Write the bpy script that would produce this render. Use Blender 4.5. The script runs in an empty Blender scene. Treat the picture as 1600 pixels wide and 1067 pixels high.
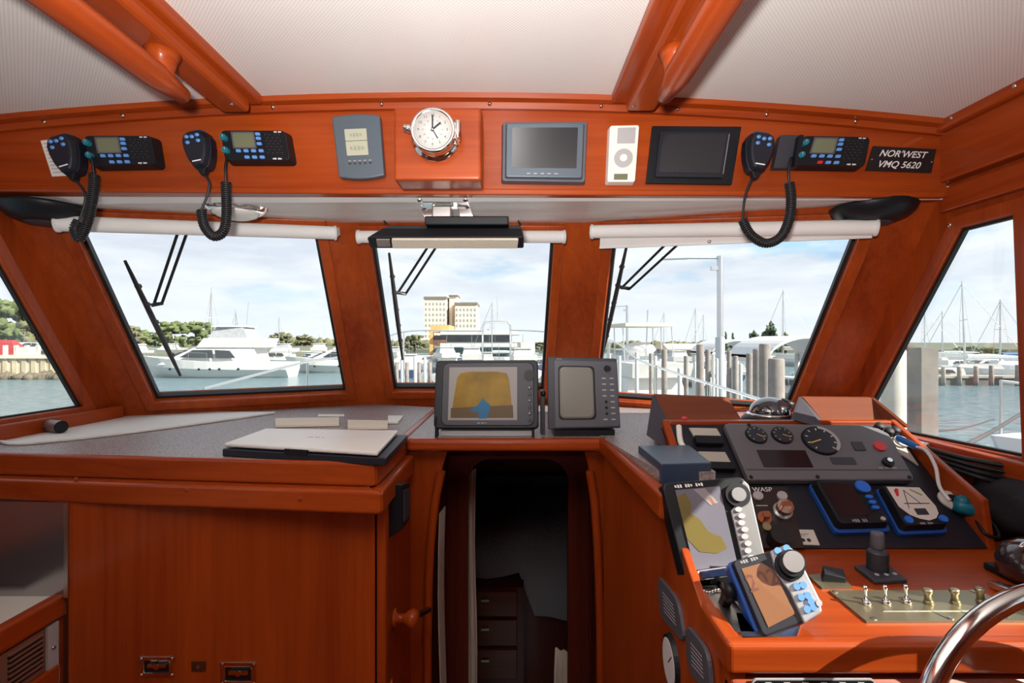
import bpy, bmesh, math, random
from mathutils import Vector, Matrix, noise as mnoise

# ---------------------------------------------------------------- camera, light, exposure
F = 760.0; CX = 800.0; CY = 533.5; H = 1.55     # focal length in px of the 1600x1067 frame; eye height above cabin sole
sc = bpy.context.scene
col = sc.collection
cam_d = bpy.data.cameras.new('camera'); cam = bpy.data.objects.new('camera', cam_d); col.objects.link(cam)
cam_d.sensor_width = 36.0; cam_d.lens = F * 36.0 / 1600.0; cam_d.clip_start = 0.02; cam_d.clip_end = 3000
cam.location = (0, 0, H); cam.rotation_euler = (math.pi / 2, 0, 0)
sc.camera = cam
sc.view_settings.view_transform = 'Standard'; sc.view_settings.look = 'None'
sc.view_settings.exposure = 0.0; sc.view_settings.gamma = 1.0; sc.view_settings.use_curve_mapping = False

# cloudy bright sky
w = bpy.data.worlds.new('sky'); sc.world = w; w.use_nodes = True
nt = w.node_tree; nt.nodes.clear(); N = nt.nodes.new; L = nt.links.new
tc = N('ShaderNodeTexCoord'); mp = N('ShaderNodeMapping'); mp.inputs['Scale'].default_value = (1.0, 1.0, 3.2)
mp.inputs['Location'].default_value = (0.35, 0.1, 0.0)
n1 = N('ShaderNodeTexNoise'); n1.inputs['Scale'].default_value = 3.0; n1.inputs['Detail'].default_value = 9; n1.inputs['Roughness'].default_value = 0.55
r1 = N('ShaderNodeValToRGB')
cr = r1.color_ramp; cr.elements[0].position = 0.36; cr.elements[0].color = (0.50, 0.74, 0.94, 1)
cr.elements[1].position = 0.47; cr.elements[1].color = (0.90, 0.93, 0.97, 1)
n2 = N('ShaderNodeTexNoise'); n2.inputs['Scale'].default_value = 5.0; n2.inputs['Detail'].default_value = 8
mp2 = N('ShaderNodeMapping'); mp2.inputs['Scale'].default_value = (1.0, 1.0, 4.5); mp2.inputs['Location'].default_value = (3.1, 1.7, .4)
r2 = N('ShaderNodeValToRGB'); r2.color_ramp.elements[0].position = 0.40; r2.color_ramp.elements[0].color = (1, 1, 1, 1)
r2.color_ramp.elements[1].position = 0.62; r2.color_ramp.elements[1].color = (0.76, 0.79, 0.86, 1)
mx = N('ShaderNodeMix'); mx.data_type = 'RGBA'; mx.blend_type = 'MULTIPLY'; mx.inputs[0].default_value = 1.0
sx = N('ShaderNodeSeparateXYZ'); r3 = N('ShaderNodeMapRange'); r3.inputs['From Min'].default_value = 0.0; r3.inputs['From Max'].default_value = 0.16
mx2 = N('ShaderNodeMix'); mx2.data_type = 'RGBA'; mx2.inputs[6].default_value = (0.86, 0.90, 0.95, 1)
bg = N('ShaderNodeBackground'); bg.inputs['Strength'].default_value = 1.2; wo = N('ShaderNodeOutputWorld')
L(tc.outputs['Generated'], mp.inputs['Vector']); L(mp.outputs[0], n1.inputs['Vector']); L(n1.outputs['Fac'], r1.inputs['Fac'])
L(tc.outputs['Generated'], mp2.inputs['Vector']); L(mp2.outputs[0], n2.inputs['Vector']); L(n2.outputs['Fac'], r2.inputs['Fac'])
L(r1.outputs[0], mx.inputs[6]); L(r2.outputs[0], mx.inputs[7])
L(tc.outputs['Generated'], sx.inputs[0]); L(sx.outputs['Z'], r3.inputs['Value']); L(r3.outputs[0], mx2.inputs[0])
L(mx.outputs[2], mx2.inputs[7]); L(mx2.outputs[2], bg.inputs['Color']); L(bg.outputs[0], wo.inputs['Surface'])

# low sun, from starboard and slightly abaft
sd = bpy.data.lights.new('sun', 'SUN'); sun = bpy.data.objects.new('sun', sd); col.objects.link(sun)
sd.energy = 11.0; sd.angle = 0.009; sd.color = (1.0, 0.93, 0.82); sun.location = (6, -4, 8)
sun.rotation_euler = Vector((0.72, -0.36, 0.58)).to_track_quat('Z', 'Y').to_euler()
# the photographer's flash, just above the lens
fd = bpy.data.lights.new('camera_flash', 'AREA'); fl = bpy.data.objects.new('camera_flash', fd); col.objects.link(fl)
fd.shape = 'DISK'; fd.size = 0.07; fd.energy = 19.5; fd.color = (1.0, 0.97, 0.93); fd.spread = math.radians(150)
fl.location = (-0.05, -0.06, H + 0.08); fl.rotation_euler = (math.radians(147), 0, 0)

# ---------------------------------------------------------------- helpers
def ray(px, py): return Vector(((px - CX) / F, 1.0, -(py - CY) / F))
def P(px, py, Y): return ray(px, py) * Y
class Plane:
    def __init__(s, n, c): s.n = Vector(n); s.c = c
    def hit(s, px, py, off=0.0):
        r = ray(px, py); return r * ((s.c + off) / s.n.dot(r))
V = Vector
MATS = {}
def mat(name, colr, rough=0.5, metal=0.0, coat=0.0, spec=0.5, emit=None, estr=1.0, bump=0.0, bscale=200, var=0.0, vscale=6, trans=0.0):
    if name in MATS: return MATS[name]
    m = bpy.data.materials.new(name); m.use_nodes = True; t = m.node_tree; b = t.nodes['Principled BSDF']
    b.inputs['Base Color'].default_value = (*colr, 1); b.inputs['Roughness'].default_value = rough; b.inputs['Metallic'].default_value = metal
    b.inputs['Coat Weight'].default_value = coat; b.inputs['Coat Roughness'].default_value = 0.08
    b.inputs['Specular IOR Level'].default_value = spec
    if trans: b.inputs['Transmission Weight'].default_value = trans
    if emit: b.inputs['Emission Color'].default_value = (*emit, 1); b.inputs['Emission Strength'].default_value = estr
    c = t.nodes.new('ShaderNodeTexCoord')
    n = t.nodes.new('ShaderNodeTexNoise'); n.inputs['Scale'].default_value = vscale; n.inputs['Detail'].default_value = 6
    t.links.new(c.outputs['Object'], n.inputs['Vector'])
    r = t.nodes.new('ShaderNodeValToRGB'); v = max(var, 0.03)
    r.color_ramp.elements[0].position = 0.3; r.color_ramp.elements[1].position = 0.7
    r.color_ramp.elements[0].color = (*[x * (1 - v) for x in colr], 1); r.color_ramp.elements[1].color = (*[min(1, x * (1 + v)) for x in colr], 1)
    t.links.new(n.outputs['Fac'], r.inputs['Fac']); t.links.new(r.outputs[0], b.inputs['Base Color'])
    if bump:
        n2 = t.nodes.new('ShaderNodeTexNoise'); n2.inputs['Scale'].default_value = bscale; n2.inputs['Detail'].default_value = 4
        bp = t.nodes.new('ShaderNodeBump'); bp.inputs['Strength'].default_value = bump; bp.inputs['Distance'].default_value = 0.01
        t.links.new(c.outputs['Object'], n2.inputs['Vector']); t.links.new(n2.outputs['Fac'], bp.inputs['Height']); t.links.new(bp.outputs[0], b.inputs['Normal'])
    MATS[name] = m; return m
def wood(name, axis, c0=(0.21, 0.023, 0.003), c1=(0.46, 0.078, 0.010), rough=0.36, coat=0.22):
    m = bpy.data.materials.new(name); m.use_nodes = True; t = m.node_tree; b = t.nodes['Principled BSDF']; MATS[name] = m
    c = t.nodes.new('ShaderNodeTexCoord'); mp = t.nodes.new('ShaderNodeMapping')
    s = [34, 34, 34]; s['xyz'.index(axis)] = 1.3; mp.inputs['Scale'].default_value = s
    n = t.nodes.new('ShaderNodeTexNoise'); n.inputs['Scale'].default_value = 1.6; n.inputs['Detail'].default_value = 8; n.inputs['Roughness'].default_value = 0.62; n.inputs['Distortion'].default_value = 0.6
    s2 = [4, 4, 4]; s2['xyz'.index(axis)] = .5
    mp2 = t.nodes.new('ShaderNodeMapping'); mp2.inputs['Scale'].default_value = s2
    n2 = t.nodes.new('ShaderNodeTexNoise'); n2.inputs['Scale'].default_value = 1.5; n2.inputs['Detail'].default_value = 3
    ad = t.nodes.new('ShaderNodeMath'); ad.operation = 'MULTIPLY_ADD'; ad.inputs[1].default_value = 0.45
    mu = t.nodes.new('ShaderNodeMath'); mu.operation = 'MULTIPLY'; mu.inputs[1].default_value = 0.6
    r = t.nodes.new('ShaderNodeValToRGB'); r.color_ramp.elements[0].position = 0.34; r.color_ramp.elements[1].position = 0.72
    r.color_ramp.elements[0].color = (*c0, 1); r.color_ramp.elements[1].color = (*c1, 1)
    t.links.new(c.outputs['Object'], mp.inputs[0]); t.links.new(mp.outputs[0], n.inputs[0]); t.links.new(c.outputs['Object'], mp2.inputs[0]); t.links.new(mp2.outputs[0], n2.inputs[0])
    t.links.new(n2.outputs['Fac'], mu.inputs[0]); t.links.new(n.outputs['Fac'], ad.inputs[0]); t.links.new(mu.outputs[0], ad.inputs[2])
    t.links.new(ad.outputs[0], r.inputs[0]); t.links.new(r.outputs[0], b.inputs['Base Color'])
    b.inputs['Roughness'].default_value = rough; b.inputs['Coat Weight'].default_value = coat; b.inputs['Coat Roughness'].default_value = 0.13; b.inputs['Specular IOR Level'].default_value = 0.22
    return m
WX = wood('teak_grain_x', 'x'); WY = wood('teak_grain_y', 'y'); WZ = wood('teak_grain_z', 'z')
WD = wood('teak_worn', 'x', (0.13, 0.032, 0.014), (0.24, 0.065, 0.026), 0.7, 0.0)
black = mat('black_plastic', (0.009, 0.010, 0.013), 0.42, spec=.3); navy = mat('navy_black_plastic', (0.009, 0.011, 0.020), 0.45)
dgrey = mat('dark_grey_plastic', (0.040, 0.040, 0.052), 0.5); mgrey = mat('mid_grey_plastic', (0.09, 0.09, 0.11), 0.45); bgrey = mat('bluish_grey_plastic', (0.10, 0.13, 0.16), 0.4, 0.3)
lgrey = mat('light_grey_plastic', (0.42, 0.41, 0.42), 0.45); white = mat('white_plastic', (0.80, 0.78, 0.76), 0.4); cream = mat('cream_plastic', (0.80, 0.78, 0.71), 0.45)
blue = mat('blue_rubber', (0.01, 0.08, 0.38), 0.4); lblue = mat('pale_blue_key', (0.12, 0.30, 0.70), 0.35, emit=(0.1, 0.3, 0.9), estr=0.03); teal = mat('teal_key', (0.01, 0.16, 0.22), 0.35)
red = mat('red_plastic', (0.65, 0.02, 0.03), 0.4); chrome = mat('chrome', (0.78, 0.77, 0.75), 0.12, 1.0); steel = mat('brushed_steel', (0.55, 0.54, 0.52), 0.34, 1.0)
brass = mat('satin_brass_plate', (0.42, 0.38, 0.25), 0.38, 0.9); copper = mat('copper', (0.55, 0.25, 0.15), 0.3, 1.0)
screen = mat('dark_screen', (0.012, 0.013, 0.018), 0.12, spec=0.8); lcd = mat('grey_green_lcd', (0.17, 0.18, 0.11), 0.2); lcdw = mat('pale_lcd', (0.42, 0.43, 0.33), 0.22)
crt = mat('grey_tube_screen', (0.23, 0.225, 0.20), 0.25); ink = mat('ink', (0.02, 0.02, 0.03), 0.6); txt = mat('white_lettering', (0.85, 0.85, 0.85), 0.5)
paper = mat('paper', (0.75, 0.72, 0.68), 0.8, var=0.04); rubber = mat('black_rubber', (0.008, 0.008, 0.009), 0.6); cordm = mat('black_cord', (0.015, 0.015, 0.018), 0.45)
fabric = mat('white_roller_fabric', (0.86, 0.84, 0.82), 0.7); cloth = mat('curtain_cloth', (0.68, 0.62, 0.52), 0.9); quilt = mat('quilted_bedspread', (0.27, 0.26, 0.28), 0.9, bump=0.6, bscale=40)  # bedspread grey darkened to stand in for cabin shade
paint = mat('white_gelcoat', (0.58, 0.58, 0.57), 0.35); dwin = mat('tinted_glass', (0.03, 0.035, 0.04), 0.1, spec=0.8); alum = mat('aluminium', (0.62, 0.62, 0.63), 0.35, 1.0)

def tag(o, label=None, cat=None, group=None, kind=None):
    if label: o['label'] = label
    if cat: o['category'] = cat
    if group: o['group'] = group
    if kind: o['kind'] = kind
    return o
WL = {}
class MB:
    def __init__(s, m=None): s.v = []; s.f = []; s.mi = []; s.sm = []; s.mats = []; s.m = m
    def idx(s, m):
        m = m or s.m
        if m not in s.mats: s.mats.append(m)
        return s.mats.index(m)
    def add(s, vs, fs, m=None, smooth=False):
        b = len(s.v); s.v += [V(q) for q in vs]; i = s.idx(m)
        for f in fs: s.f.append([b + k for k in f]); s.mi.append(i); s.sm.append(smooth)
        return s
    def prism(s, pts, off, m=None):
        off = V(off); n = len(pts); pts = [V(p) for p in pts]
        fs = [list(range(n)), list(range(2 * n - 1, n - 1, -1))] + [[i, i + n, (i + 1) % n + n, (i + 1) % n] for i in range(n)]
        return s.add(pts + [p + off for p in pts], fs, m)
    def loft(s, a, b, m=None):
        n = len(a); fs = [list(range(n)), list(range(2 * n - 1, n - 1, -1))] + [[i, i + n, (i + 1) % n + n, (i + 1) % n] for i in range(n)]
        return s.add(list(a) + list(b), fs, m)
    def box(s, x0, x1, y0, y1, z0, z1, m=None):
        return s.prism([(x0, y0, z0), (x1, y0, z0), (x1, y1, z0), (x0, y1, z0)], (0, 0, z1 - z0), m)
    def bar(s, a, b, w, h, up=(0, 0, 1), m=None):
        a = V(a); b = V(b); d = (b - a).normalized(); x = d.cross(V(up)).normalized() * w / 2; y = x.normalized().cross(d) * h / 2
        return s.prism([a - x - y, a + x - y, a + x + y, a - x + y], b - a, m)
    def ring(s, outer, inner, off, m=None):
        n = len(outer); off = V(off); o2 = [V(p) + off for p in outer]; i2 = [V(p) + off for p in inner]; fs = []
        for k in range(n):
            j = (k + 1) % n
            fs += [[k, j, n + j, n + k], [2 * n + k, 3 * n + k, 3 * n + j, 2 * n + j], [k, 2 * n + k, 2 * n + j, j], [n + k, n + j, 3 * n + j, 3 * n + k]]
        return s.add(list(outer) + list(inner) + o2 + i2, fs, m)
    def tube(s, pts, r, seg=8, m=None, closed=False, rad=None, cap=True):
        pts = [V(p) for p in pts]; n = len(pts); vs = []; fs = []
        t0 = (pts[1] - pts[0]).normalized(); a = V((0, 0, 1)) if abs(t0.z) < 0.9 else V((1, 0, 0)); nx = t0.cross(a).normalized()
        for i, p in enumerate(pts):
            if closed: t = (pts[(i + 1) % n] - pts[i - 1]).normalized()
            else: t = (pts[min(i + 1, n - 1)] - pts[max(i - 1, 0)]).normalized()
            nx = (nx - t * nx.dot(t)).normalized(); ny = t.cross(nx); rr = rad[i] if rad else r
            for k in range(seg):
                an = 2 * math.pi * k / seg; vs.append(p + (nx * math.cos(an) + ny * math.sin(an)) * rr)
        for i in range(n if closed else n - 1):
            for k in range(seg):
                j = (i + 1) % n; fs.append([i * seg + k, i * seg + (k + 1) % seg, j * seg + (k + 1) % seg, j * seg + k])
        s.add(vs, fs, m, True)
        if not closed and cap: s.add([vs[k] for k in range(seg)], [list(range(seg))[::-1]], m); s.add([vs[(n - 1) * seg + k] for k in range(seg)], [list(range(seg))], m)
        return s
    def lathe(s, prof, o, ax=(0, 0, 1), seg=24, m=None, sx=1.0, ref=None):
        o = V(o); ax = V(ax).normalized(); a = V(ref) if ref else (V((1, 0, 0)) if abs(ax.x) < 0.9 else V((0, 1, 0)))
        nx = (a - ax * a.dot(ax)).normalized(); ny = ax.cross(nx); vs = []; fs = []; n = len(prof)
        for (r, h) in prof:
            for k in range(seg):
                an = 2 * math.pi * k / seg; vs.append(o + ax * h + nx * math.cos(an) * max(r, 1e-5) * sx + ny * math.sin(an) * max(r, 1e-5))
        for i in range(n - 1):
            for k in range(seg): fs.append([i * seg + k, i * seg + (k + 1) % seg, (i + 1) * seg + (k + 1) % seg, (i + 1) * seg + k])
        fs.append(list(range(seg))[::-1]); fs.append([(n - 1) * seg + k for k in range(seg)])
        return s.add(vs, fs, m, seg > 8)
    def cyl(s, o, ax, r, h, seg=20, m=None): return s.lathe([(r, 0), (r, h)], o, ax, seg, m)
    def blob(s, c, rx, ry, rz, m=None, seed=0, rough=0.25, sub=2, fr=1.5):
        bm = bmesh.new(); bmesh.ops.create_icosphere(bm, subdivisions=sub, radius=1.0); vs = []
        for v in bm.verts:
            k = 1 + rough * mnoise.noise(v.co * fr + V((seed * 3.7, seed, 0))); vs.append(V((v.co.x * rx * k, v.co.y * ry * k, v.co.z * rz * k)) + V(c))
        fs = [[q.index for q in f.verts] for f in bm.faces]; bm.free(); return s.add(vs, fs, m, True)
    def build(s, name, parent=None, bevel=0.0, label=None, cat=None, group=None, kind=None, seg=2, origin=None):
        me = bpy.data.meshes.new(name)
        if origin is None:
            lo = V([min(q[i] for q in s.v) for i in range(3)]); hi = V([max(q[i] for q in s.v) for i in range(3)])
            c = V(((lo.x + hi.x) / 2, (lo.y + hi.y) / 2, lo.z))
        else: c = V(origin)
        me.from_pydata([q - c for q in s.v], [], s.f)
        for i, p in enumerate(me.polygons): p.material_index = s.mi[i]; p.use_smooth = s.sm[i]
        for m in s.mats: me.materials.append(m)
        bm = bmesh.new(); bm.from_mesh(me); bmesh.ops.recalc_face_normals(bm, faces=bm.faces); bm.to_mesh(me); bm.free()
        o = bpy.data.objects.new(name, me); col.objects.link(o)
        if bevel:
            b = o.modifiers.new('bevel', 'BEVEL'); b.width = bevel; b.segments = seg; b.limit_method = 'ANGLE'; b.angle_limit = math.radians(40)
        if parent is not None: o.parent = parent; o.location = c - WL[parent]
        else: o.location = c
        WL[o] = c
        return tag(o, label, cat, group, kind)
def thing(name, label, cat, group=None, kind=None):
    o = bpy.data.objects.new(name, None); o.empty_display_size = 0.05; col.objects.link(o); WL[o] = V((0, 0, 0)); return tag(o, label, cat, group, kind)
def done(t, base=None):
    ch = [c for c in t.children if c.type == 'MESH']
    if base is None:
        pts = [c.location + v.co for c in ch for v in c.data.vertices]
        lo = V([min(q[i] for q in pts) for i in range(3)]); hi = V([max(q[i] for q in pts) for i in range(3)])
        base = V(((lo.x + hi.x) / 2, (lo.y + hi.y) / 2, lo.z))
    base = V(base)
    for c in t.children: c.location -= base
    t.location = base; WL[t] = base; return t
def copy_tree(o, parent=None):
    c = o.copy(); col.objects.link(c)
    if parent is not None: c.parent = parent
    for ch in list(o.children): copy_tree(ch, c)
    return c
def place(o, loc, rz=0.0, s=1.0, label=None, group=None):
    o.location = V(loc); o.rotation_euler = (0, 0, rz); o.scale = (s, s, s)
    if label: o['label'] = label
    if group: o['group'] = group
    return o
def smooth(pts, n=8):
    pts = [V(p) for p in pts]; out = []; q = [pts[0]] + pts + [pts[-1]]
    for i in range(1, len(q) - 2):
        for k in range(n):
            t = k / n; a, b, c, d = q[i - 1], q[i], q[i + 1], q[i + 2]
            out.append(0.5 * ((2 * b) + (c - a) * t + (2 * a - 5 * b + 4 * c - d) * t * t + (3 * b - a - 3 * c + d) * t ** 3))
    out.append(pts[-1]); return out
class Face:
    """a flat, four-cornered front on which a device's parts are laid out (u right, v down, d outwards)"""
    def __init__(s, tl, tr, br, bl):
        s.tl, s.tr, s.br, s.bl = map(V, (tl, tr, br, bl)); c = (s.tl + s.br) / 2
        n = (s.tr - s.bl).cross(s.br - s.tl); n.normalize(); s.n = n if n.dot(c) < 0 else -n
        s.W = ((s.tr - s.tl).length + (s.br - s.bl).length) / 2; s.Hh = ((s.bl - s.tl).length + (s.br - s.tr).length) / 2
    def p(s, u, v, d=0.0): return s.tl * (1 - u) * (1 - v) + s.tr * u * (1 - v) + s.br * u * v + s.bl * (1 - u) * v + s.n * d
    def poly(s, mb, uv, d0, d1, m=None): return mb.loft([s.p(u, v, d0) for u, v in uv], [s.p(u, v, d1) for u, v in uv], m)
    def rr(s, mb, u0, v0, u1, v1, d0, d1, r=0.0, m=None, n=4, inset=0.0):
        def path(ins):
            a0, b0, a1, b1 = u0 + ins / s.W, v0 + ins / s.Hh, u1 - ins / s.W, v1 - ins / s.Hh
            if r <= 0: return [(a0, b0), (a1, b0), (a1, b1), (a0, b1)]
            ru = min(r / s.W, abs(a1 - a0) / 2); rv = min(r / s.Hh, abs(b1 - b0) / 2); o = []
            for cx, cy, st in ((a1 - ru, b0 + rv, -90), (a1 - ru, b1 - rv, 0), (a0 + ru, b1 - rv, 90), (a0 + ru, b0 + rv, 180)):
                for k in range(n + 1):
                    an = math.radians(st + 90 * k / n); o.append((cx + math.cos(an) * ru, cy + math.sin(an) * rv))
            return o
        a = path(0); b = path(inset)
        return mb.loft([s.p(u, v, d0) for u, v in a], [s.p(u, v, d1) for u, v in b], m)
    def disc(s, mb, u, v, r, d0, d1, m=None, seg=16, r2=None, ry=None):
        rv = (ry or r); k2 = (r2 / r) if r2 else 1.0
        A = [(math.cos(2 * math.pi * k / seg), math.sin(2 * math.pi * k / seg)) for k in range(seg)]
        return mb.loft([s.p(u + c * r / s.W, v + q * rv / s.Hh, d0) for c, q in A], [s.p(u + c * r * k2 / s.W, v + q * rv * k2 / s.Hh, d1) for c, q in A], m)
    def line(s, mb, u0, v0, u1, v1, w, d0, d1, m=None):
        a = V((u0 * s.W, v0 * s.Hh)); b = V((u1 * s.W, v1 * s.Hh)); t = (b - a).normalized(); q = V((-t.y, t.x)) * w / 2
        return s.poly(mb, [((z.x) / s.W, (z.y) / s.Hh) for z in (a + q, b + q, b - q, a - q)], d0, d1, m)
    def text(s, mb, st, u, v, h, d, m=None, shear=0.0, wx=1.0, bold=0.0):
        cu = bpy.data.curves.new('t', 'FONT'); cu.body = st; cu.align_x = 'CENTER'; cu.align_y = 'CENTER'; cu.shear = shear; cu.extrude = 0.0; cu.offset = bold
        o = bpy.data.objects.new('t', cu); me = bpy.data.meshes.new_from_object(o)
        k = h / 0.72
        mb.add([s.p(u + q.co.x * k * wx / s.W, v - q.co.y * k / s.Hh, d) for q in me.vertices], [list(p.vertices) for p in me.polygons], m)
        bpy.data.objects.remove(o); bpy.data.curves.remove(cu); bpy.data.meshes.remove(me); return mb
def _marks(s, mb, n, u, v, h, d, m=None, bold=0.0):
    # a row of tiny strokes where the photograph's printing is too small to read
    for k in range(n):
        if k % 4 == 3 and n > 5: continue
        c = u + (k - (n - 1) / 2) * h * .68 / s.W; w_ = h * .24 / s.W; q = h * (.5 if k % 3 else .36) / s.Hh
        s.poly(mb, [(c - w_, v - q), (c + w_, v - q * .6), (c + w_, v + q), (c - w_, v + q * .7)], d - .0001, d, m)
Face.marks = _marks
def pxface(pl, tl, tr, br, bl): return Face(*[pl.hit(*q) for q in (tl, tr, br, bl)])
# ---------------------------------------------------------------- planes of the wheelhouse
PC = Plane((0, 1, 0.6), 1.66)                        # centre windscreen
PLF = Plane((-0.45, 1, 0.6), 1.66 + 0.225)           # port windscreen facet
PRF = Plane((0.45, 1, 0.6), 1.66 + 0.0972)           # starboard windscreen facet
PWL = Plane((1, 0, 0), -1.20); PWR = Plane((1, 0, 0), 0.98)
OH = Plane((0, 1, 0), 1.08)                          # overhead console front
ZC = -0.23                                           # dash top
def ceil_z(x): return 0.537 - 0.05 * (x + 0.13) ** 2
def ring_wall(name, pl, outer, inner, thick, m, **k):
    mb = MB(m); n = pl.n.normalized()
    if n.dot(pl.hit(800, 533)) < 0: n = -n
    mb.ring(outer, inner, n * thick); return mb.build(name, **k)
def out_n(pl):
    n = pl.n.normalized(); return n if pl.c > 0 else -n
nC, nL, nR = PC.n.normalized(), PLF.n.normalized(), PRF.n.normalized()
# glass corners in the photograph
GL = [PLF.hit(*q) for q in ((112, 346), (494, 358), (541, 612), (243, 626))]
GC = [PC.hit(*q) for q in ((577, 366), (866, 366), (849, 610), (615, 610))]
GR = [PRF.hit(*q) for q in ((959, 360), (1349, 350), (1230, 643), (930, 622))]
def pt(pl, x, z): # point of a facet at x, z
    return V((x, (pl.c - pl.n.x * x - pl.n.z * z) / pl.n.y, z))
ztop, zb = 0.40, -0.27
xLi = lambda z: -0.5; xRi = lambda z: 0.216
mb = MB(WZ)
mb.ring([pt(PLF, -1.2, ztop), pt(PLF, -0.5, ztop), pt(PLF, -0.5, zb), pt(PLF, -1.2, zb)], GL, nL * 0.05)
mb.ring([pt(PC, -0.5, ztop), pt(PC, 0.216, ztop), pt(PC, 0.216, zb), pt(PC, -0.5, zb)], GC, nC * 0.05)
mb.ring([pt(PRF, 0.216, ztop), pt(PRF, 0.98, ztop), pt(PRF, 0.98, zb), pt(PRF, 0.216, zb)], GR, nR * 0.05)
mb.build('wall_front', kind='structure', label='three-sided raked varnished wood windscreen frame with broad pillars')
def inset(poly, d):
    c = sum(poly, V((0, 0, 0))) / len(poly); out = []
    n = len(poly)
    for i in range(n):
        a = (poly[i - 1] - poly[i]).normalized(); b = (poly[(i + 1) % n] - poly[i]).normalized()
        s = a.cross(b).length; out.append(poly[i] + (a + b) * d / max(s, .3))
    return out
glass = bpy.data.materials.new('window_glass'); glass.use_nodes = True; t = glass.node_tree; t.nodes.clear()
o_ = t.nodes.new('ShaderNodeOutputMaterial'); a_ = t.nodes.new('ShaderNodeBsdfTransparent'); a_.inputs[0].default_value = (0.97, 0.985, 0.98, 1)
g_ = t.nodes.new('ShaderNodeBsdfGlossy'); g_.inputs['Roughness'].default_value = 0.02; m_ = t.nodes.new('ShaderNodeMixShader'); f_ = t.nodes.new('ShaderNodeMath'); f_.operation = 'MULTIPLY_ADD'; f_.inputs[1].default_value = .45; f_.inputs[2].default_value = .015
lw = t.nodes.new('ShaderNodeLayerWeight'); lw.inputs[0].default_value = .12; t.links.new(lw.outputs['Facing'], f_.inputs[0])
t.links.new(f_.outputs[0], m_.inputs[0]); t.links.new(a_.outputs[0], m_.inputs[1]); t.links.new(g_.outputs[0], m_.inputs[2]); t.links.new(m_.outputs[0], o_.inputs[0])
def window(name, g, n, wg, label, gask=0.008, o0=0.012, o1=0.02, og=0.02):
    t = thing(name, label, None, kind='structure')
    big = inset(g, -0.022)
    MB(WZ).ring(inset(g, -0.030), g, -n * 0.012).build('casing', t, bevel=0.003)
    MB(rubber).ring([q + n * o0 for q in g], [q + n * o0 for q in inset(g, gask)], n * o1).build('gasket', t)
    MB(glass).prism([q + n * og for q in inset(g, .003)], n * 0.004).build('pane', t)
    return done(t)
window('window_1', GL, nL, 0, 'port windscreen pane with black gasket')
window('window_2', GC, nC, 0, 'centre windscreen pane with black gasket')
window('window_3', GR, nR, 0, 'starboard windscreen pane with black gasket')
# side walls with raked forward windows
def side(x, sgn, topf, topa, bota, botf, aft, name):
    # window polygon: (Y,z) front top, aft top, aft bottom, front bottom
    g = [V((x, *q)) for q in (topf, topa, bota, botf)]
    z0, z1 = -1.55, 0.50
    n = V((sgn, 0, 0)); mb = MB(WZ)
    yf = lambda z: pt(PLF if sgn < 0 else PRF, x, z).y
    outer = [V((x, yf(z1 - 0.05) , z1)), V((x, aft[0], z1)), V((x, aft[0], -0.5)), V((x, yf(-0.5), -0.5))]
    mb.ring(outer, g, n * 0.015)
    # aft part with its own window
    g2 = [V((x, aft[0] - 0.02, 0.33)), V((x, -0.25, 0.33)), V((x, -0.25, -0.20)), V((x, aft[0] - 0.02, -0.20))]
    o2 = [V((x, aft[0], z1)), V((x, -1.4, z1)), V((x, -1.4, -0.5)), V((x, aft[0], -0.5))]
    mb.ring(o2, g2, n * 0.05)
    mb.box(min(x, x + .05 * sgn), max(x, x + .05 * sgn), -1.4, yf(-0.5), z0, -0.5)
    mb.build(name, kind='structure', label='varnished wood side wall of the wheelhouse, ' + ('port' if sgn < 0 else 'starboard') + ' side')
    return g, g2
gl, gl2 = side(-1.2, -1, (PWL.hit(-62, 306).y, PWL.hit(-62, 306).z), (0.60, 0.325), (0.60, -0.181), (PWL.hit(126, 634).y, -0.181), (0.55,), 'wall_left')
a = PWR.hit(1505, 357); b = PWR.hit(1345, 662)
gr, gr2 = side(0.98, 1, (a.y, a.z), (0.942, 0.246), (0.925, -0.2205), (b.y, b.z), (0.53,), 'wall_right')
window('window_4', gl, V((-1, 0, 0)), 0, 'port side window with raked front edge', 0.004, 0.0, 0.010, 0.006)
window('window_5', gr, V((1, 0, 0)), 0, 'starboard side window with raked front edge', 0.005, 0.0, 0.010, 0.006)
window('window_6', gl2, V((-1, 0, 0)), 0, 'aft port side window behind the camera', 0.004)
window('window_7', gr2, V((1, 0, 0)), 0, 'aft starboard side window behind the camera', 0.004)
mb = MB(WZ)
g = [V((-1.05, -1.4, 0.34)), V((-0.45, -1.4, 0.34)), V((-0.45, -1.4, -0.60)), V((-1.05, -1.4, -0.60))]
mb.ring([V((-1.2, -1.4, 0.6)), V((0.98, -1.4, 0.6)), V((0.98, -1.4, -1.55)), V((-1.2, -1.4, -1.55))], g, V((0, -0.05, 0)))
mb.build('wall_back', kind='structure', label='aft wood bulkhead of the wheelhouse with a wide opening')
MB(WY).box(-1.2, 0.98, -1.4, 1.16, -1.60, -1.55).build('floor', kind='structure', label='wood cabin sole of the wheelhouse')
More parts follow.
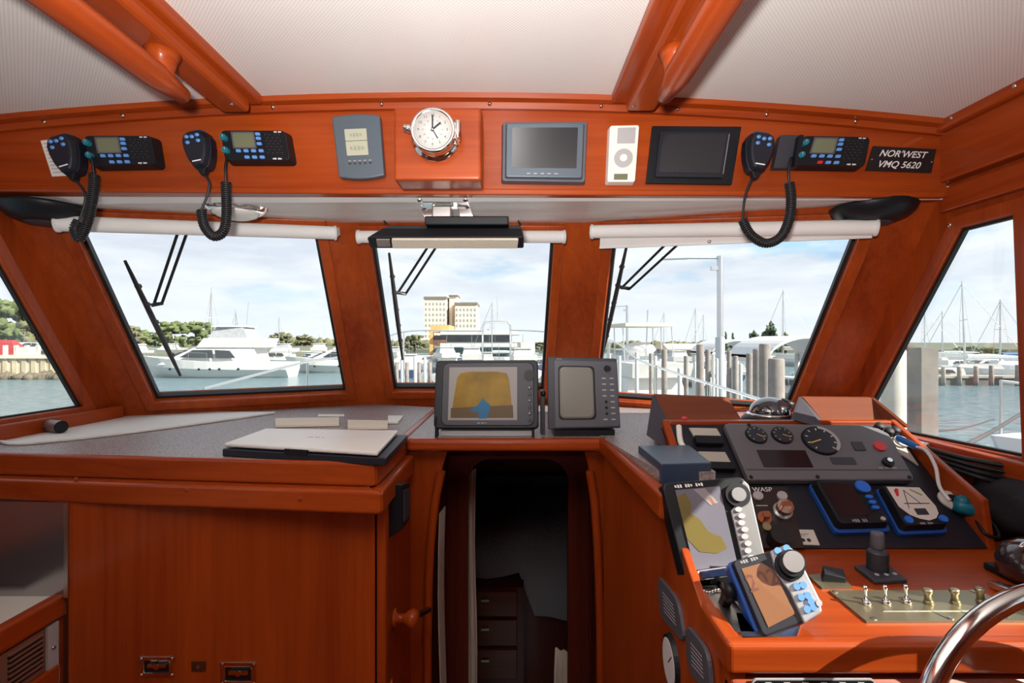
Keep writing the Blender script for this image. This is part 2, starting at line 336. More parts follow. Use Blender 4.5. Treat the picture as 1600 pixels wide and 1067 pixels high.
# ceiling: cambered white perforated vinyl
cm = bpy.data.materials.new('perforated_vinyl'); cm.use_nodes = True; t = cm.node_tree; b_ = t.nodes['Principled BSDF']; b_.inputs['Roughness'].default_value = 0.38
c_ = t.nodes.new('ShaderNodeTexCoord'); vo = t.nodes.new('ShaderNodeTexVoronoi'); vo.inputs['Scale'].default_value = 210; vo.inputs['Randomness'].default_value = 0.0; vo.voronoi_dimensions = '2D'
mp_ = t.nodes.new('ShaderNodeMapping'); mp_.inputs['Rotation'].default_value = (0, 0, math.radians(45))
ra = t.nodes.new('ShaderNodeValToRGB'); ra.color_ramp.elements[0].position = 0.22; ra.color_ramp.elements[0].color = (0.62, 0.59, 0.565, 1); ra.color_ramp.elements[1].position = 0.34; ra.color_ramp.elements[1].color = (0.80, 0.765, 0.74, 1)
t.links.new(c_.outputs['Object'], mp_.inputs[0]); t.links.new(mp_.outputs[0], vo.inputs['Vector']); t.links.new(vo.outputs['Distance'], ra.inputs[0]); t.links.new(ra.outputs[0], b_.inputs['Base Color'])
mb = MB(cm); xs = [-1.25 + 2.28 * i / 24 for i in range(25)]
for i in range(24):
    p = [V((xs[i], -1.45, ceil_z(xs[i]))), V((xs[i + 1], -1.45, ceil_z(xs[i + 1]))), V((xs[i + 1], 1.10, ceil_z(xs[i + 1]))), V((xs[i], 1.10, ceil_z(xs[i])))]
    mb.prism(p, (0, 0, 0.04))
mb.build('ceiling', kind='structure', label='cambered white perforated vinyl headlining', origin=(0, 0, 0.5))
# soffit over the windscreen
mb = MB(mat('white_soffit_vinyl', (0.84, 0.82, 0.80), 0.42)); zs = 0.331
def sofz(x): return 0.352 - 0.03 * (x + .13) ** 2
pl_ = [V((-1.2, 1.09, 0.336)), V((0.98, 1.09, 0.318)), pt(PRF, 0.98, 0.325), pt(PRF, 0.60, 0.342), pt(PRF, 0.216, 0.354), pt(PC, -0.5, 0.354), pt(PLF, -0.85, 0.342), pt(PLF, -1.2, 0.325)]
mb.prism(pl_, (0, 0, 0.03)); mb.build('trim_1', kind='structure', label='white soffit panel between overhead console and windscreen')
# overhead console
mb = MB(WX); n = 24; xs = [-1.2 + 2.165 * i / n for i in range(n + 1)]
bz = lambda x: 0.3285 - 0.006 * (x) 
poly = [V((x, 1.08, ceil_z(x) + .005)) for x in xs] + [V((0.965, 1.08, bz(.965))), V((-1.2, 1.08, bz(-1.2)))]
t = thing('overhead_console', 'long varnished wood overhead panel carrying the radios and the clock', 'overhead panel')
mb.prism(poly, (0, 0.03, 0)); mb.build('front_board', t)
mb = MB(WX); mb.prism([V((-1.2, 1.074, bz(-1.2) + .010)), V((0.96, 1.074, bz(.96) + .010)), V((0.96, 1.074, bz(.96) - .004)), V((-1.2, 1.074, bz(-1.2) - .004))], (0, 0.04, 0)); mb.build('bottom_edging', t, bevel=0.004)
done(t)
# molding under the ceiling
def mold(name, lo, hi, label, scr):
    t = thing(name, label, None, kind='structure'); mb = MB(WX)
    prof = [(0.0, 0.002), (0.0, -0.024), (-0.010, -0.024), (-0.014, -0.012), (-0.030, -0.010), (-0.034, 0.002)]
    xs = [lo + (hi - lo) * i / 20 for i in range(21)]
    for i in range(20):
        mb.loft([V((xs[i], 1.08 + q[0], ceil_z(xs[i]) + q[1])) for q in prof], [V((xs[i + 1], 1.08 + q[0], ceil_z(xs[i + 1]) + q[1])) for q in prof])
    mb.build('molding', t)
    for px in scr:
        x = (px - 800) / F * 1.06; MB(chrome).lathe([(0.0045, 0), (0.004, 0.002), (0.0, 0.003)], (x, 1.066, ceil_z(x) - 0.016), (0, -1, -0.3), 12).build('screw', t)
    return done(t)
mold('trim_2', -1.2, 0.96, 'varnished wood molding with screws between ceiling and overhead console', (65, 188, 424, 595, 765, 940, 1060, 1200, 1340, 1475))
# starboard header board above the side window, with rail under it
t = thing('trim_3', 'varnished header board above the starboard side window', None, kind='structure')
MB(WY).box(0.95, 0.985, 0.30, 1.10, 0.352, 0.50).build('board', t, bevel=0.004)
MB(WY).box(0.930, 0.985, 0.30, 1.079, 0.458, 0.486).build('molding', t, bevel=0.008)
MB(WY).box(0.965, 0.99, 0.30, 1.10, 0.29, 0.343).build('lower_board', t, bevel=0.004)
for y in (0.72, 0.90, 1.03): MB(chrome).lathe([(0.0045, 0), (0.004, 0.002), (0, 0.003)], (0.93, y, 0.472), (-1, 0, 0), 12).build('screw', t)
MB(chrome).lathe([(0.006, 0), (0.005, 0.003), (0, 0.004)], PWR.hit(1484, 352) * .99, (-1, 0, 0), 12).build('screw', t)
done(t)
MB(WY).box(-1.2, -1.165, 0.30, 1.08, 0.352, 0.50).build('trim_4', kind='structure', bevel=.004, label='varnished header board above the port side window')
# sill ledges
MB(WY).prism([V((-1.2, 0.3, -0.192)), V((-1.172, 0.3, -0.192)), V((-1.172, 1.47, -0.192)), V((-1.2, 1.47, -0.192))], (0, 0, -0.04)).build('trim_5', kind='structure', bevel=.004, label='wood sill ledge of the port side window')
MB(WY).box(0.945, 0.98, 0.3, 1.45, -0.262, -0.226).build('trim_6', kind='structure', bevel=.004, label='wood sill ledge of the starboard side window')
# ceiling beams and handrails
def beam(name, x0, x1, p0, p1, label, scr):
    t = thing(name, label, None, kind='structure')
    zc = min(ceil_z(x0), ceil_z(x1), ceil_z(p0), ceil_z(p1))
    MB(WY).box(p0, p1, -1.38, 1.046, zc - 0.016, zc + 0.02).build('backing_plate', t, bevel=.004)
    MB(WY).box(x0, x1, -1.38, 1.030, zc - 0.042, zc - .01).build('beam', t, bevel=.008)
    for sx, sy in scr: MB(chrome).lathe([(0.0045, 0), (0.004, 0.002), (0, 0.003)], (sx, sy, zc - 0.042), (0, 0, -1), 12).build('screw', t)
    return done(t), zc
b1, zc1 = beam('trim_7', -0.612, -0.553, -0.625, -0.538, 'varnished wood ceiling beam on the port side', ((-0.57, 0.99),))
b2, zc2 = beam('trim_8', 0.240, 0.302, 0.214, 0.312, 'varnished wood ceiling beam on the starboard side', ((0.25, 1.0),))
def handrail(x, z, zc, label):
    t = thing('overhead_handrail', label, 'handrail', 'wooden grab rails under the ceiling beams')
    pts = [V((x, -0.9 + 1.765 * i / 24, z)) for i in range(25)]; r = [0.0225] * 25; r[0] = .012; r[-1] = .014
    pts.append(pts[-1] + V((0, 0.012, 0.004))); r.append(.004)
    MB(WY).tube(pts, 0.02, 16, rad=r).build('rail', t)
    for y in (-0.5, 0.15, 0.815):
        MB(WY).lathe([(0.030, 0), (0.022, -0.012), (0.018, -0.03), (0.021, z - zc + 0.042 + 0.0)], (x, y, zc - 0.042), (0, 0, 1), 16, sx=.9).build('post', t)
    return done(t)
handrail(-0.585, 0.437, zc1, 'round wooden grab rail under the port ceiling beam')
handrail(0.272, 0.437, zc2, 'round wooden grab rail under the starboard ceiling beam')

# ---------------------------------------------------------------- radios, microphones and cords
def radio(pts, label, parts=True, redkey=False):
    f = pxface(OH, *pts); t = thing('marine_radio', label, 'radio', 'black marine radios set in the overhead panel')
    m = MB(black); f.rr(m, 0, 0, 1, 1, 0, 0.026, 0.010, inset=0.004); m.build('body', t, bevel=.001)
    m = MB(lcd); f.rr(m, .20, .14, .50, .56, .026, .0275, .003); m.build('display', t)
    m = MB(mgrey); m.ring([f.p(u, v, .026) for u, v in ((.18, .10), (.52, .10), (.52, .60), (.18, .60))], [f.p(u, v, .026) for u, v in ((.20, .14), (.50, .14), (.50, .56), (.20, .56))], f.n * .002); m.build('display_frame', t)
    m = MB(dgrey)
    for i in range(7):
        for j in range(7): f.disc(m, .67 + i * .035, .18 + j * .09, .0016, .026, .0268, rubber if (i + j) % 2 else dgrey, 6)
    m.build('speaker_grille', t)
    for (u, v) in ((.07, .28), (.07, .66)):
        m = MB(teal); f.disc(m, u, v, .0080, .026, .033, r2=.007); f.line(m, u, v - .07, u, v, .0015, .033, .0335, lgrey); m.build('knob', t)
    for (u, v) in [(.57, q) for q in (.17, .30, .46)] + [(u, .67) for u in (.25, .36, .47, .58)] + [(u, .86) for u in (.36, .47, .58)]:
        k = red if redkey and (u, v) == (.36, .86) else lblue
        m = MB(k); f.rr(m, u - .035, v - .045, u + .035, v + .045, .026, .0285, .002); m.build('key', t)
    m = MB(txt); f.marks(m, 8, .80, .90, .0042, .0265); m.build('maker_lettering', t); m = MB(txt); f.marks(m, 7, .86, .10, .0035, .0265); m.build('model_lettering', t)
    return done(t)
radio(((143, 217), (252, 217), (260, 266), (154, 268)), 'black marine radio nearest the port corner, beside the paper notice')
radio(((352, 209), (456, 209), (465, 260), (360, 260)), 'black marine radio just left of the grey weather display')
radio(((1243, 217), (1350, 219), (1340, 269), (1226, 267)), 'black marine radio left of the nameplate, with a red key', redkey=True)

def coil(pts, r=0.0085, pitch=0.0042, tr=0.0021, y=0):
    c = smooth(pts, 14); out = []; L_ = 0
    ln = [0.0]
    for i in range(1, len(c)): ln.append(ln[-1] + (c[i] - c[i - 1]).length)
    n = int(ln[-1] / pitch * 9); nx = V((0, 1, 0)); j = 0
    for k in range(n + 1):
        d = ln[-1] * k / n
        while j < len(ln) - 2 and ln[j + 1] < d: j += 1
        t = (d - ln[j]) / max(1e-9, ln[j + 1] - ln[j]); p = c[j].lerp(c[j + 1], t); tg = (c[j + 1] - c[j]).normalized()
        a = (V((0, 1, 0)) - tg * tg.y).normalized(); b = tg.cross(a); an = 2 * math.pi * k / 9
        out.append(p + (a * math.cos(an) + b * math.sin(an)) * r)
    return out
def mic(cx, cy, ang, s, label, cable, cl, tail2, Y=1.045):
    """hand microphone hung on the panel; ang = lean in the picture plane (deg)"""
    t = thing('radio_microphone', label, 'microphone', 'black hand microphones hanging from the overhead panel')
    c = P(cx, cy, 1.06); a = math.radians(ang); ux = V((math.cos(a), 0, math.sin(a))); uz = V((-math.sin(a), 0, math.cos(a)))
    def q(x, z, y=0): return c + ux * x * s + uz * z * s + V((0, y, 0))
    out = [(-.014, .040), (.014, .040), (.025, .034), (.031, .020), (.030, 0), (.025, -.022), (.017, -.040), (.010, -.046), (-.010, -.046), (-.017, -.040), (-.025, -.022), (-.030, 0), (-.031, .020), (-.025, .034)]
    m = MB(navy); m.loft([q(x, z, 0.012) for x, z in out], [q(x * 1.0, z, -.012) for x, z in out]); m.loft([q(x, z, -.012) for x, z in out], [q(x * .78, z * .85, -.026) for x, z in out]); m.build('body', t, bevel=.003)
    m = MB(mat('dark_blue_grip', (0.02, 0.07, 0.16), .45)); m.prism([q(x * .9, z, -.013) for x, z in ((-.030, .024), (-.026, .036), (-.014, .043), (.014, .043), (.026, .036), (.030, .024))], (0, .02, 0)); m.build('top_grip', t, bevel=.002)
    for (x, z) in ((-.012, .024), (0, .022), (.012, .024), (-.012, .011), (.012, .011)):
        m = MB(lblue); m.lathe([(.0042, 0), (.0036, .003)], q(x, z, -.025), (0, -1, 0), 10, sx=1.2); m.build('key', t)
    m = MB(txt); m.prism([q(-.010, -.031, -.0262), q(.010, -.031, -.0262), q(.010, -.0335, -.0262), q(-.010, -.0335, -.0262)], (0, .001, 0)); m.build('lettering', t)
    m = MB(black); m.loft([q(x, z, 0) for x, z in ((-.011, -.044), (.011, -.044), (.004, -.060), (-.004, -.060))], [q(x, z, -.016) for x, z in ((-.011, -.044), (.011, -.044), (.004, -.060), (-.004, -.060))]); m.build('strain_relief', t, bevel=.002)
    m = MB(cordm); m.tube(smooth([q(0, -.056, -.008)] + [P(x, y, Y) for x, y in cable]), .0026, 8)
    m.tube(coil([P(x, y, Y) for x, y in cl]), .0021, 6); m.tube(smooth([P(x, y, Y) for x, y in tail2[:-1]] + [P(*tail2[-1], 1.075)]), .0026, 8)
    m.build('cord', t)
    return done(t)
mic(110, 243, 16, 1.0, 'black hand microphone leftmost on the panel, over the paper notice', ((131, 298), (133, 315), (124, 345)), ((124, 345), (117, 358), (124, 372), (137, 345), (146, 300), (147, 272)), ((147, 272), (144, 250), (147, 235)))
mic(315, 236, 11, .95, 'black hand microphone between the two port radios', ((327, 285), (324, 305), (315, 328)), ((315, 328), (319, 352), (333, 369), (349, 362), (354, 335), (353, 285)), ((353, 285), (352, 262), (356, 240)))
mic(1182, 240, -9, 1.0, 'black hand microphone right of the black-framed screen', ((1173, 283), (1164, 308), (1160, 343)), ((1160, 343), (1172, 366), (1196, 380), (1220, 370), (1233, 342), (1236, 310), (1233, 285)), ((1233, 285), (1232, 262), (1238, 240)), 1.04)
# cradle plate beside the starboard radio
f = pxface(OH, (1213, 216), (1246, 216), (1238, 267), (1202, 267)); t = thing('microphone_cradle', 'dark square mounting plate with cord clip left of the starboard radio', 'bracket')
m = MB(dgrey); f.rr(m, 0, 0, 1, 1, 0, .018, .003); m.build('plate', t, bevel=.001)
m = MB(black); f.rr(m, .72, .08, .92, 1.0, .018, .032, .002); m.build('clip', t)
done(t)
# paper notice
f = pxface(OH, (64, 220), (100, 216), (118, 274), (82, 276)); t = thing('paper_notice', 'small white printed notice behind the leftmost microphone', 'notice')
m = MB(paper); f.rr(m, 0, 0, 1, 1, 0, .0012); m.build('sheet', t)
m = MB(mat('faded_ink', (.45, .43, .42), .8))
for k in range(9): f.rr(m, .1, .08 + k * .1, .1 + (.75, .6, .7, .5)[k % 4], .11 + k * .1, .0012, .0015)
m.build('print', t); done(t)
# weather display
f = pxface(OH, (523, 189), (597, 186), (604, 278), (534, 281)); t = thing('weather_display', 'blue-grey weather display with curved ends left of the ship clock', 'weather station')
arc = lambda v0, s: [(k / 10, v0 + s * (1 - (2 * k / 10 - 1) ** 2)) for k in range(11)]
uv = arc(0, -.035) + [(1 - a_, b_) for a_, b_ in arc(1.0, .045)]
m = MB(bgrey); f.poly(m, uv, 0, .020); m.build('body', t, bevel=.003)
m = MB(lcdw); f.rr(m, .24, .22, .70, .66, .020, .0215, .001); m.build('display', t)
m = MB(ink); f.line(m, .24, .42, .70, .42, .0008, .0215, .022); f.marks(m, 4, .47, .32, .010, .022, mat('lcd_digits', (.30, .31, .24), .5)); f.marks(m, 4, .47, .54, .012, .022, MATS['lcd_digits']); m.build('digits', t)
m = MB(dgrey)
for k in range(5): f.disc(m, .28 + k * .11, .79, .003, .020, .0225, seg=10, ry=.0018)
m.build('button_row', t); m = MB(lgrey)
for k in range(5): f.rr(m, .25 + k * .11, .74, .31 + k * .11, .75, .020, .0204)
m.build('lettering', t); done(t)
# clock box
f = Face(*[P(x, y, 1.0) for x, y in ((615, 167), (752, 167), (752, 281), (615, 281))])
t = thing('clock_plinth', 'square wooden box standing out from the overhead panel under the clock', 'wooden box')
MB(WX).prism([f.p(0, 0), f.p(1, 0), f.p(1, 1), f.p(0, 1)], (0, .0795, 0)).build('box', t, bevel=.006, seg=3); done(t)
t = thing('ship_clock', 'round chrome ship clock with white dial on the wooden box', 'clock')
c = P(681, 216, 1.0); ax = V((0, -1, 0))
MB(chrome).lathe([(.050, 0), (.050, .003), (.046, .006), (.041, .008), (.040, .030), (.044, .032), (.0455, .036), (.044, .041), (.040, .0425), (.038, .040)], c, ax, 48).build('case', t)
MB(mat('clock_dial', (.56, .55, .53), .6, spec=.1)).lathe([(.0375, .0405), (.0375, .0412)], c, ax, 48).build('dial', t)
m = MB(ink); fd_ = Face(c + V((-.0375, -.0414, .0375)), c + V((.0375, -.0414, .0375)), c + V((.0375, -.0414, -.0375)), c + V((-.0375, -.0414, -.0375)))
for k in range(12):
    an = math.radians(30 * k); fd_.text(m, str(k or 12), .5 + .38 * math.sin(an), .5 - .38 * math.cos(an), .0055, 0)
    fd_.text(m, str(24 if k == 0 else k + 12), .5 + .25 * math.sin(an), .5 - .25 * math.cos(an), .003, 0)
for k in range(60):
    an = math.radians(6 * k); q = .45 if k % 5 else .44; fd_.line(m, .5 + q * math.sin(an), .5 - q * math.cos(an), .5 + .47 * math.sin(an), .5 - .47 * math.cos(an), .0004, 0, .0002)
m.build('numerals', t)
for nm, an, l, wd in (('minute_hand', 0, .38, .0030), ('hour_hand', 50, .28, .0036), ('second_hand', 150, .27, .0022)):
    m = MB(ink); s_, c_ = math.sin(math.radians(an)), math.cos(math.radians(an)); fd_.line(m, .5 - .05 * s_, .5 + .05 * c_, .5 + l * s_, .5 - l * c_, wd, .0006, .0012); m.build(nm, t)
MB(chrome).lathe([(.003, 0), (.002, .002)], c + ax * .042, ax, 12).build('hub', t)
m = MB(chrome); m.box(c.x + .040, c.x + .050, c.y - .038, c.y - .004, c.z - .016, c.z + .016); m.cyl(c + V((.049, -.036, -.020)), (0, 0, 1), .005, .040, 12); m.build('hinge', t, bevel=.001)
m = MB(chrome); m.lathe([(.007, 0), (.0085, .003), (.0085, .006), (.006, .009), (.008, .012), (.004, .015)], c + V((-.045, -.034, .004)), (-1, 0, 0.2), 16); m.build('latch_knob', t)
for an in (30, 150, 210, 330): MB(steel).lathe([(.0025, 0), (.002, .001)], c + V((.046 * math.cos(math.radians(an)), -.005, .046 * math.sin(math.radians(an)))), ax, 10).build('screw', t)
done(t)
# grey monitor
f = pxface(OH, (784, 194), (918, 193), (914, 290), (783, 288)); t = thing('small_monitor', 'grey plastic monitor set in the overhead panel right of the clock', 'monitor')
m = MB(mgrey); f.rr(m, 0, 0, 1, 1, 0, .016, .005, inset=.003); m.build('outer_bezel', t, bevel=.001)
m = MB(bgrey); f.rr(m, .045, .05, .955, .95, .016, .024, .004, inset=.003); m.build('inner_bezel', t, bevel=.001)
m = MB(screen); f.rr(m, .125, .14, .875, .785, .024, .0245, .001); m.build('screen', t)
for k in range(5): m = MB(lgrey); f.rr(m, .30 + k * .08, .87, .34 + k * .08, .885, .024, .0255); m.build('button', t)
done(t)
# white music player in holder
f = pxface(OH, (949, 201), (997, 200), (990, 290), (945, 290)); t = thing('music_player', 'white handheld music player in a holder right of the grey monitor', 'music player')
m = MB(cream); f.rr(m, 0, 0, 1, 1, 0, .020, .005, inset=.002); m.build('body', t, bevel=.0015)
m = MB(lgrey); f.rr(m, .28, .06, .86, .33, .020, .0212, .001); m.build('screen', t)
m = MB(lgrey); f.disc(m, .52, .58, .0205, .020, .0215, seg=32); m.build('click_wheel', t)
m = MB(white); f.disc(m, .52, .58, .008, .0215, .023, seg=20); m.build('centre_button', t)
m = MB(lcd); f.rr(m, .24, .85, .70, .95, .020, .0212); m.build('display', t); done(t)
# black-framed screen
f = pxface(OH, (1018, 199), (1156, 200), (1141, 290), (1008, 288)); t = thing('framed_screen', 'black-framed flush screen between music player and microphone', 'screen')
m = MB(black); f.rr(m, 0, 0, 1, 1, 0, .008); m.build('frame', t, bevel=.001)
m = MB(navy); f.rr(m, .09, .12, .88, .90, .008, .014, .004); m.build('bezel', t)
m = MB(screen); f.rr(m, .125, .16, .83, .82, .014, .0145, .001); m.build('screen', t)
m = MB(dgrey)
for k in range(14): f.disc(m, .14 + k * .05, .87, .0012, .014, .015, seg=6)
m.build('button_row', t)
m = MB(steel); f.line(m, .862, .16, .862, .84, .0018, .014, .016); m.build('handle', t); done(t)
# name plate
f = pxface(OH, (1363, 229), (1461, 234), (1453, 271), (1351, 267)); t = thing('nameplate', 'black engraved nameplate with white italic letters at the starboard end of the overhead panel', 'sign')
m = MB(mat('engraved_black', (.012, .012, .014), .35)); f.rr(m, 0, 0, 1, 1, 0, .004); m.build('plate', t, bevel=.0006)
m = MB(txt); f.text(m, "NOR'WEST", .49, .29, .0150, .0044, shear=.25, wx=1.0, bold=.012); f.text(m, 'VMQ 5620', .47, .73, .0150, .0044, shear=.25, wx=1.0, bold=.012); m.build('lettering', t)
for u in (.035, .965): m = MB(chrome); f.disc(m, u, .55, .0018, .004, .005); m.build('screw', t)
done(t)

# ---------------------------------------------------------------- things under the soffit
def sof_at(px, py, Y): return P(px, py, Y)
t = thing('dome_light', 'oval chrome dome light under the port soffit', 'lamp')
c = P(368, 308, 1.20); c.z = .341
MB(chrome).lathe([(.074, .006), (.074, -.003), (.072, -.010), (.064, -.020), (.056, -.024)], c, (0, 0, 1), 32).build('base', t)
MB(mat('frosted_glass', (.75, .74, .70), .2)).lathe([(.055, -.022), (.048, -.030), (.034, -.036), (.018, -.040), (0, -.041)], c, (0, 0, 1), 32).build('lens', t); done(t)
for px, Y, label in ((72, 1.16, 'black dome speaker under the port end of the overhead console'), (1363, 1.16, 'black dome speaker under the starboard end of the overhead console')):
    t = thing('ceiling_speaker', label, 'speaker', 'black speakers under the soffit'); c = P(px, 310, Y); c.z = sofz(c.x) - .007
    MB(black).lathe([(.088, .006), (.088, 0), (.082, -.012), (.066, -.026), (.045, -.034), (.020, -.037), (0, -.0375)], c, (0, 0, 1), 36).build('housing', t)
    MB(dgrey).lathe([(.040, -.0352), (.038, -.0365), (.014, -.0385), (0, -.0388)], c, (0, 0, 1), 24).build('grille', t); done(t)
# fluorescent lamp in black hood on chrome bracket
t = thing('hooded_lamp', 'black hooded fluorescent lamp hanging on a bracket before the centre window', 'lamp')
xl, xr = P(583, 0, 1.14).x, P(818, 0, 1.14).x
sec = [(1.105, P(0, 357, 1.105).z), (1.175, P(0, 352, 1.175).z), (1.185, P(0, 380, 1.185).z), (1.115, P(0, 388, 1.115).z), (1.085, P(0, 371, 1.085).z)]
m = MB(black); m.loft([V((xl + (.03 if i < 2 else 0), y, z)) for i, (y, z) in enumerate(sec)], [V((xr - (.005 if i < 2 else 0), y, z)) for i, (y, z) in enumerate(sec)]); m.build('hood', t, bevel=.004)
zt = P(0, 356, 1.14).z; MB(black).box(P(668, 0, 1.14).x, P(795, 0, 1.14).x, 1.10, 1.16, zt - .002, zt + .018).build('ballast_cover', t, bevel=.003)
m = MB(mat('lamp_diffuser', (.62, .57, .47), .25, bump=.2)); fa = Face(P(612, 373, 1.083), P(810, 373, 1.083), P(808, 386, 1.108), P(614, 386, 1.108)); fa.rr(m, 0, 0, 1, 1, -.002, .004, .002); m.build('diffuser', t)
m = MB(steel); fa.rr(m, -.12, .0, -.015, .8, 0, .004); m.build('end_reflector', t)
for x in (P(606, 0, 1.14).x, P(812, 0, 1.14).x): MB(black).tube([(x, 1.12, zt + .0), (x - .004, 1.12, zt + .012), (x + .004, 1.13, zt + .004)], .0015, 6).build('hook', t)
done(t)
t = thing('lamp_bracket', 'chrome folding bracket fixed to the soffit above the hooded lamp', 'bracket')
yb = 1.15; a0, a1 = P(657, 320, yb), P(733, 320, yb)
MB(steel).box(a0.x + .03, a1.x - .03, yb - .01, yb + .03, .33, .3535).build('mount', t)
MB(chrome).box(a0.x, a1.x, yb - .03, yb + .03, .321, .332).build('base_plate', t, bevel=.002)
m = MB(chrome); m.bar((a0.x + .01, yb, .323), (a0.x + .035, yb, .278), .03, .005, (0, 1, 0)); m.build('arm', t, bevel=.001); m = MB(chrome); m.bar((a1.x - .014, yb, .323), (a1.x - .0, yb, .276), .03, .014, (0, 1, 0)); m.build('arm', t, bevel=.001)
MB(steel).box(a0.x + .030, a0.x + .075, yb - .02, yb + .03, .278, .316).build('centre_block', t, bevel=.003)
for x in (a0.x + .005, a1.x - .005): MB(chrome).lathe([(.007, 0), (.007, .01), (.004, .013)], (x, yb - .03, .326), (0, -1, 0), 14).build('wing_screw', t)
done(t)
# roller blinds
def blind(pl, a, b, h, label, drop=None):
    t = thing('roller_blind', label, 'blind', 'white roller blinds above the windscreen panes')
    k = .955; A, B = pl.hit(*a) * k, pl.hit(*b) * k; d = (B - A).normalized(); r = h / 2 / F * ((A.y + B.y) / 2)
    MB(fabric).tube([A, B], r, 24).build('roll', t)
    for q, s_ in ((A, -1), (B, 1)):
        m = MB(white); m.lathe([(r * 1.15, 0), (r * 1.15, .006), (r * .5, .009)], q, d * s_, 20); m.bar(q + d * s_ * .003, q + d * s_ * .003 + V((0, .03, .012)), .006, .022, (0, 0, 1)); m.build('bracket', t)
    if drop:
        Cc, Dd = [pl.hit(*q) * k for q in drop]; n_ = V((0, .0012, 0))
        m = MB(fabric); o_ = V((0, -r * .9, 0)); m.prism([A + d * .02 + o_ * .3, B - d * .01 + o_ * .3, Dd, Cc], n_); m.build('fabric_panel', t)
        m = MB(white); m.bar(Cc, Dd, .006, .006, (0, 1, 0)); m.build('hem_bar', t)
        m = MB(steel); q = Cc.lerp(Dd, .45); m.lathe([(.005, 0), (.004, .004)], q + V((0, -.003, .004)), (0, -1, 0), 12); m.build('pull', t)
    return done(t)
blind(PLF, (92, 349), (522, 364), 22, 'white rolled-up blind above the port windscreen pane')
blind(PC, (562, 370), (880, 370), 19, 'white rolled-up blind partly hidden behind the hooded lamp')
blind(PRF, (927, 362), (1366, 355), 22, 'white roller blind pulled slightly down over the starboard windscreen pane', ((937, 387), (1362, 370)))
# windscreen wipers, outside
def wiper(pl, b0, b1, arms, j, label):
    t = thing('windscreen_wiper', label, 'wiper', 'black windscreen wipers outside the panes')
    K = 1.05; h = lambda q, k=K: pl.hit(*q) * k
    pts = [h(b0).lerp(h(b1), i / 12) for i in range(13)]
    MB(rubber).tube(pts, .008, 6, rad=[.004 + .004 * math.sin(math.pi * i / 12) for i in range(13)]).build('blade', t)
    m = MB(black); m.tube([h(b0, 1.06).lerp(h(b1, 1.06), q) for q in (.2, .8)], .004, 6)
    for q in (.2, .35, .5, .65, .8): p = h(b0, 1.055).lerp(h(b1, 1.055), q); m.tube([p, p + V((0, .008, 0))], .009, 6)
    m.build('blade_bridge', t)
    for i, (u, v) in enumerate(arms): MB(black).tube([h(u, 1.07), h(v, 1.07)], .0042, 8).build('arm', t)
    MB(black).tube([h(arms[0][1], 1.07), h(arms[1][1], 1.07), h(j, 1.065)], .006, 8).build('link', t)
    return done(t)
wiper(PLF, (195, 407), (282, 587), (((289, 330), (241, 474)), ((304, 330), (253, 474))), (236, 477), 'black wiper across the port windscreen pane')
wiper(PC, (608, 395), (629, 562), (((684, 362), (622, 457)), ((697, 362), (634, 459))), (619, 457), 'black wiper at the left of the centre windscreen pane')
wiper(PRF, (981, 376), (941, 557), (((1062, 360), (971, 450)), ((1083, 360), (984, 451))), (966, 448), 'black wiper at the left of the starboard windscreen pane')
# ---------------------------------------------------------------- port dash and cabinet
lam = bpy.data.materials.new('speckled_laminate'); lam.use_nodes = True; t = lam.node_tree; b_ = t.nodes['Principled BSDF']; b_.inputs['Roughness'].default_value = .45
c_ = t.nodes.new('ShaderNodeTexCoord'); n_ = t.nodes.new('ShaderNodeTexNoise'); n_.inputs['Scale'].default_value = 260; n_.inputs['Detail'].default_value = 3
ra = t.nodes.new('ShaderNodeValToRGB'); ra.color_ramp.elements[0].position = .40; ra.color_ramp.elements[0].color = (.20, .155, .15, 1); ra.color_ramp.elements[1].position = .60; ra.color_ramp.elements[1].color = (.40, .345, .335, 1)
t.links.new(c_.outputs['Object'], n_.inputs[0]); t.links.new(n_.outputs['Fac'], ra.inputs[0]); t.links.new(ra.outputs[0], b_.inputs['Base Color'])
t = thing('port_dash', 'wide grey speckled dash top with wood edging on the port side', 'counter')
YL = lambda x, o=0.0: 0.918 - o + (-0.265 - x) * 0.105       # front edge, running slightly skew
zz = ZC
top = [V((-1.2, YL(-1.2), zz)), V((-.27, YL(-.27), zz)), V((-.27, 1.70, zz)), V((-.50, 1.79, zz)), V((-1.2, 1.47, zz))]
MB(lam).prism(top, (0, 0, -.02)).build('laminate_top', t)
def edge(x_in, x_out, o_in, o_out, z1, z0, nm, endY=1.165):
    MB(WX).prism([V((-1.2, YL(-1.2, o_out), z1)), V((x_out, YL(x_out, o_out), z1)), V((x_in, YL(x_in, o_in), z1)), V((-1.2, YL(-1.2, o_in), z1))], (0, 0, z0 - z1)).build(nm, t, bevel=.006, seg=3)
    MB(WY).prism([V((x_out, YL(x_out, o_out), z1)), V((x_out, endY, z1)), V((x_in, endY, z1)), V((x_in, YL(x_in, o_in), z1))], (0, 0, z0 - z1)).build(nm, t, bevel=.006, seg=3)
edge(-.27, -.252, 0, .012, zz + .004, zz - .042, 'upper_edging', 1.60)
edge(-.27, -.235, 0, .034, zz - .042, zz - .085, 'lower_edging', 1.17)
for px, py in ((85, 764), (280, 775), (470, 783)):
    x = (px - 800) / F * .9; MB(WX).lathe([(.005, 0), (.004, .001)], (x, YL(x, .034) , -(py - CY) / F * .885), (0, -1, 0), 12).build('wood_plug', t)
done(t)
t = thing('port_cabinet', 'varnished wood cabinet front below the port dash', 'cabinet')
MB(WZ).prism([V((-.868, .952, zz - .085)), V((-.25, .952, zz - .085)), V((-.25, .952, -1.55)), V((-.868, .952, -1.55))], (0, .02, 0)).build('front_panel', t)
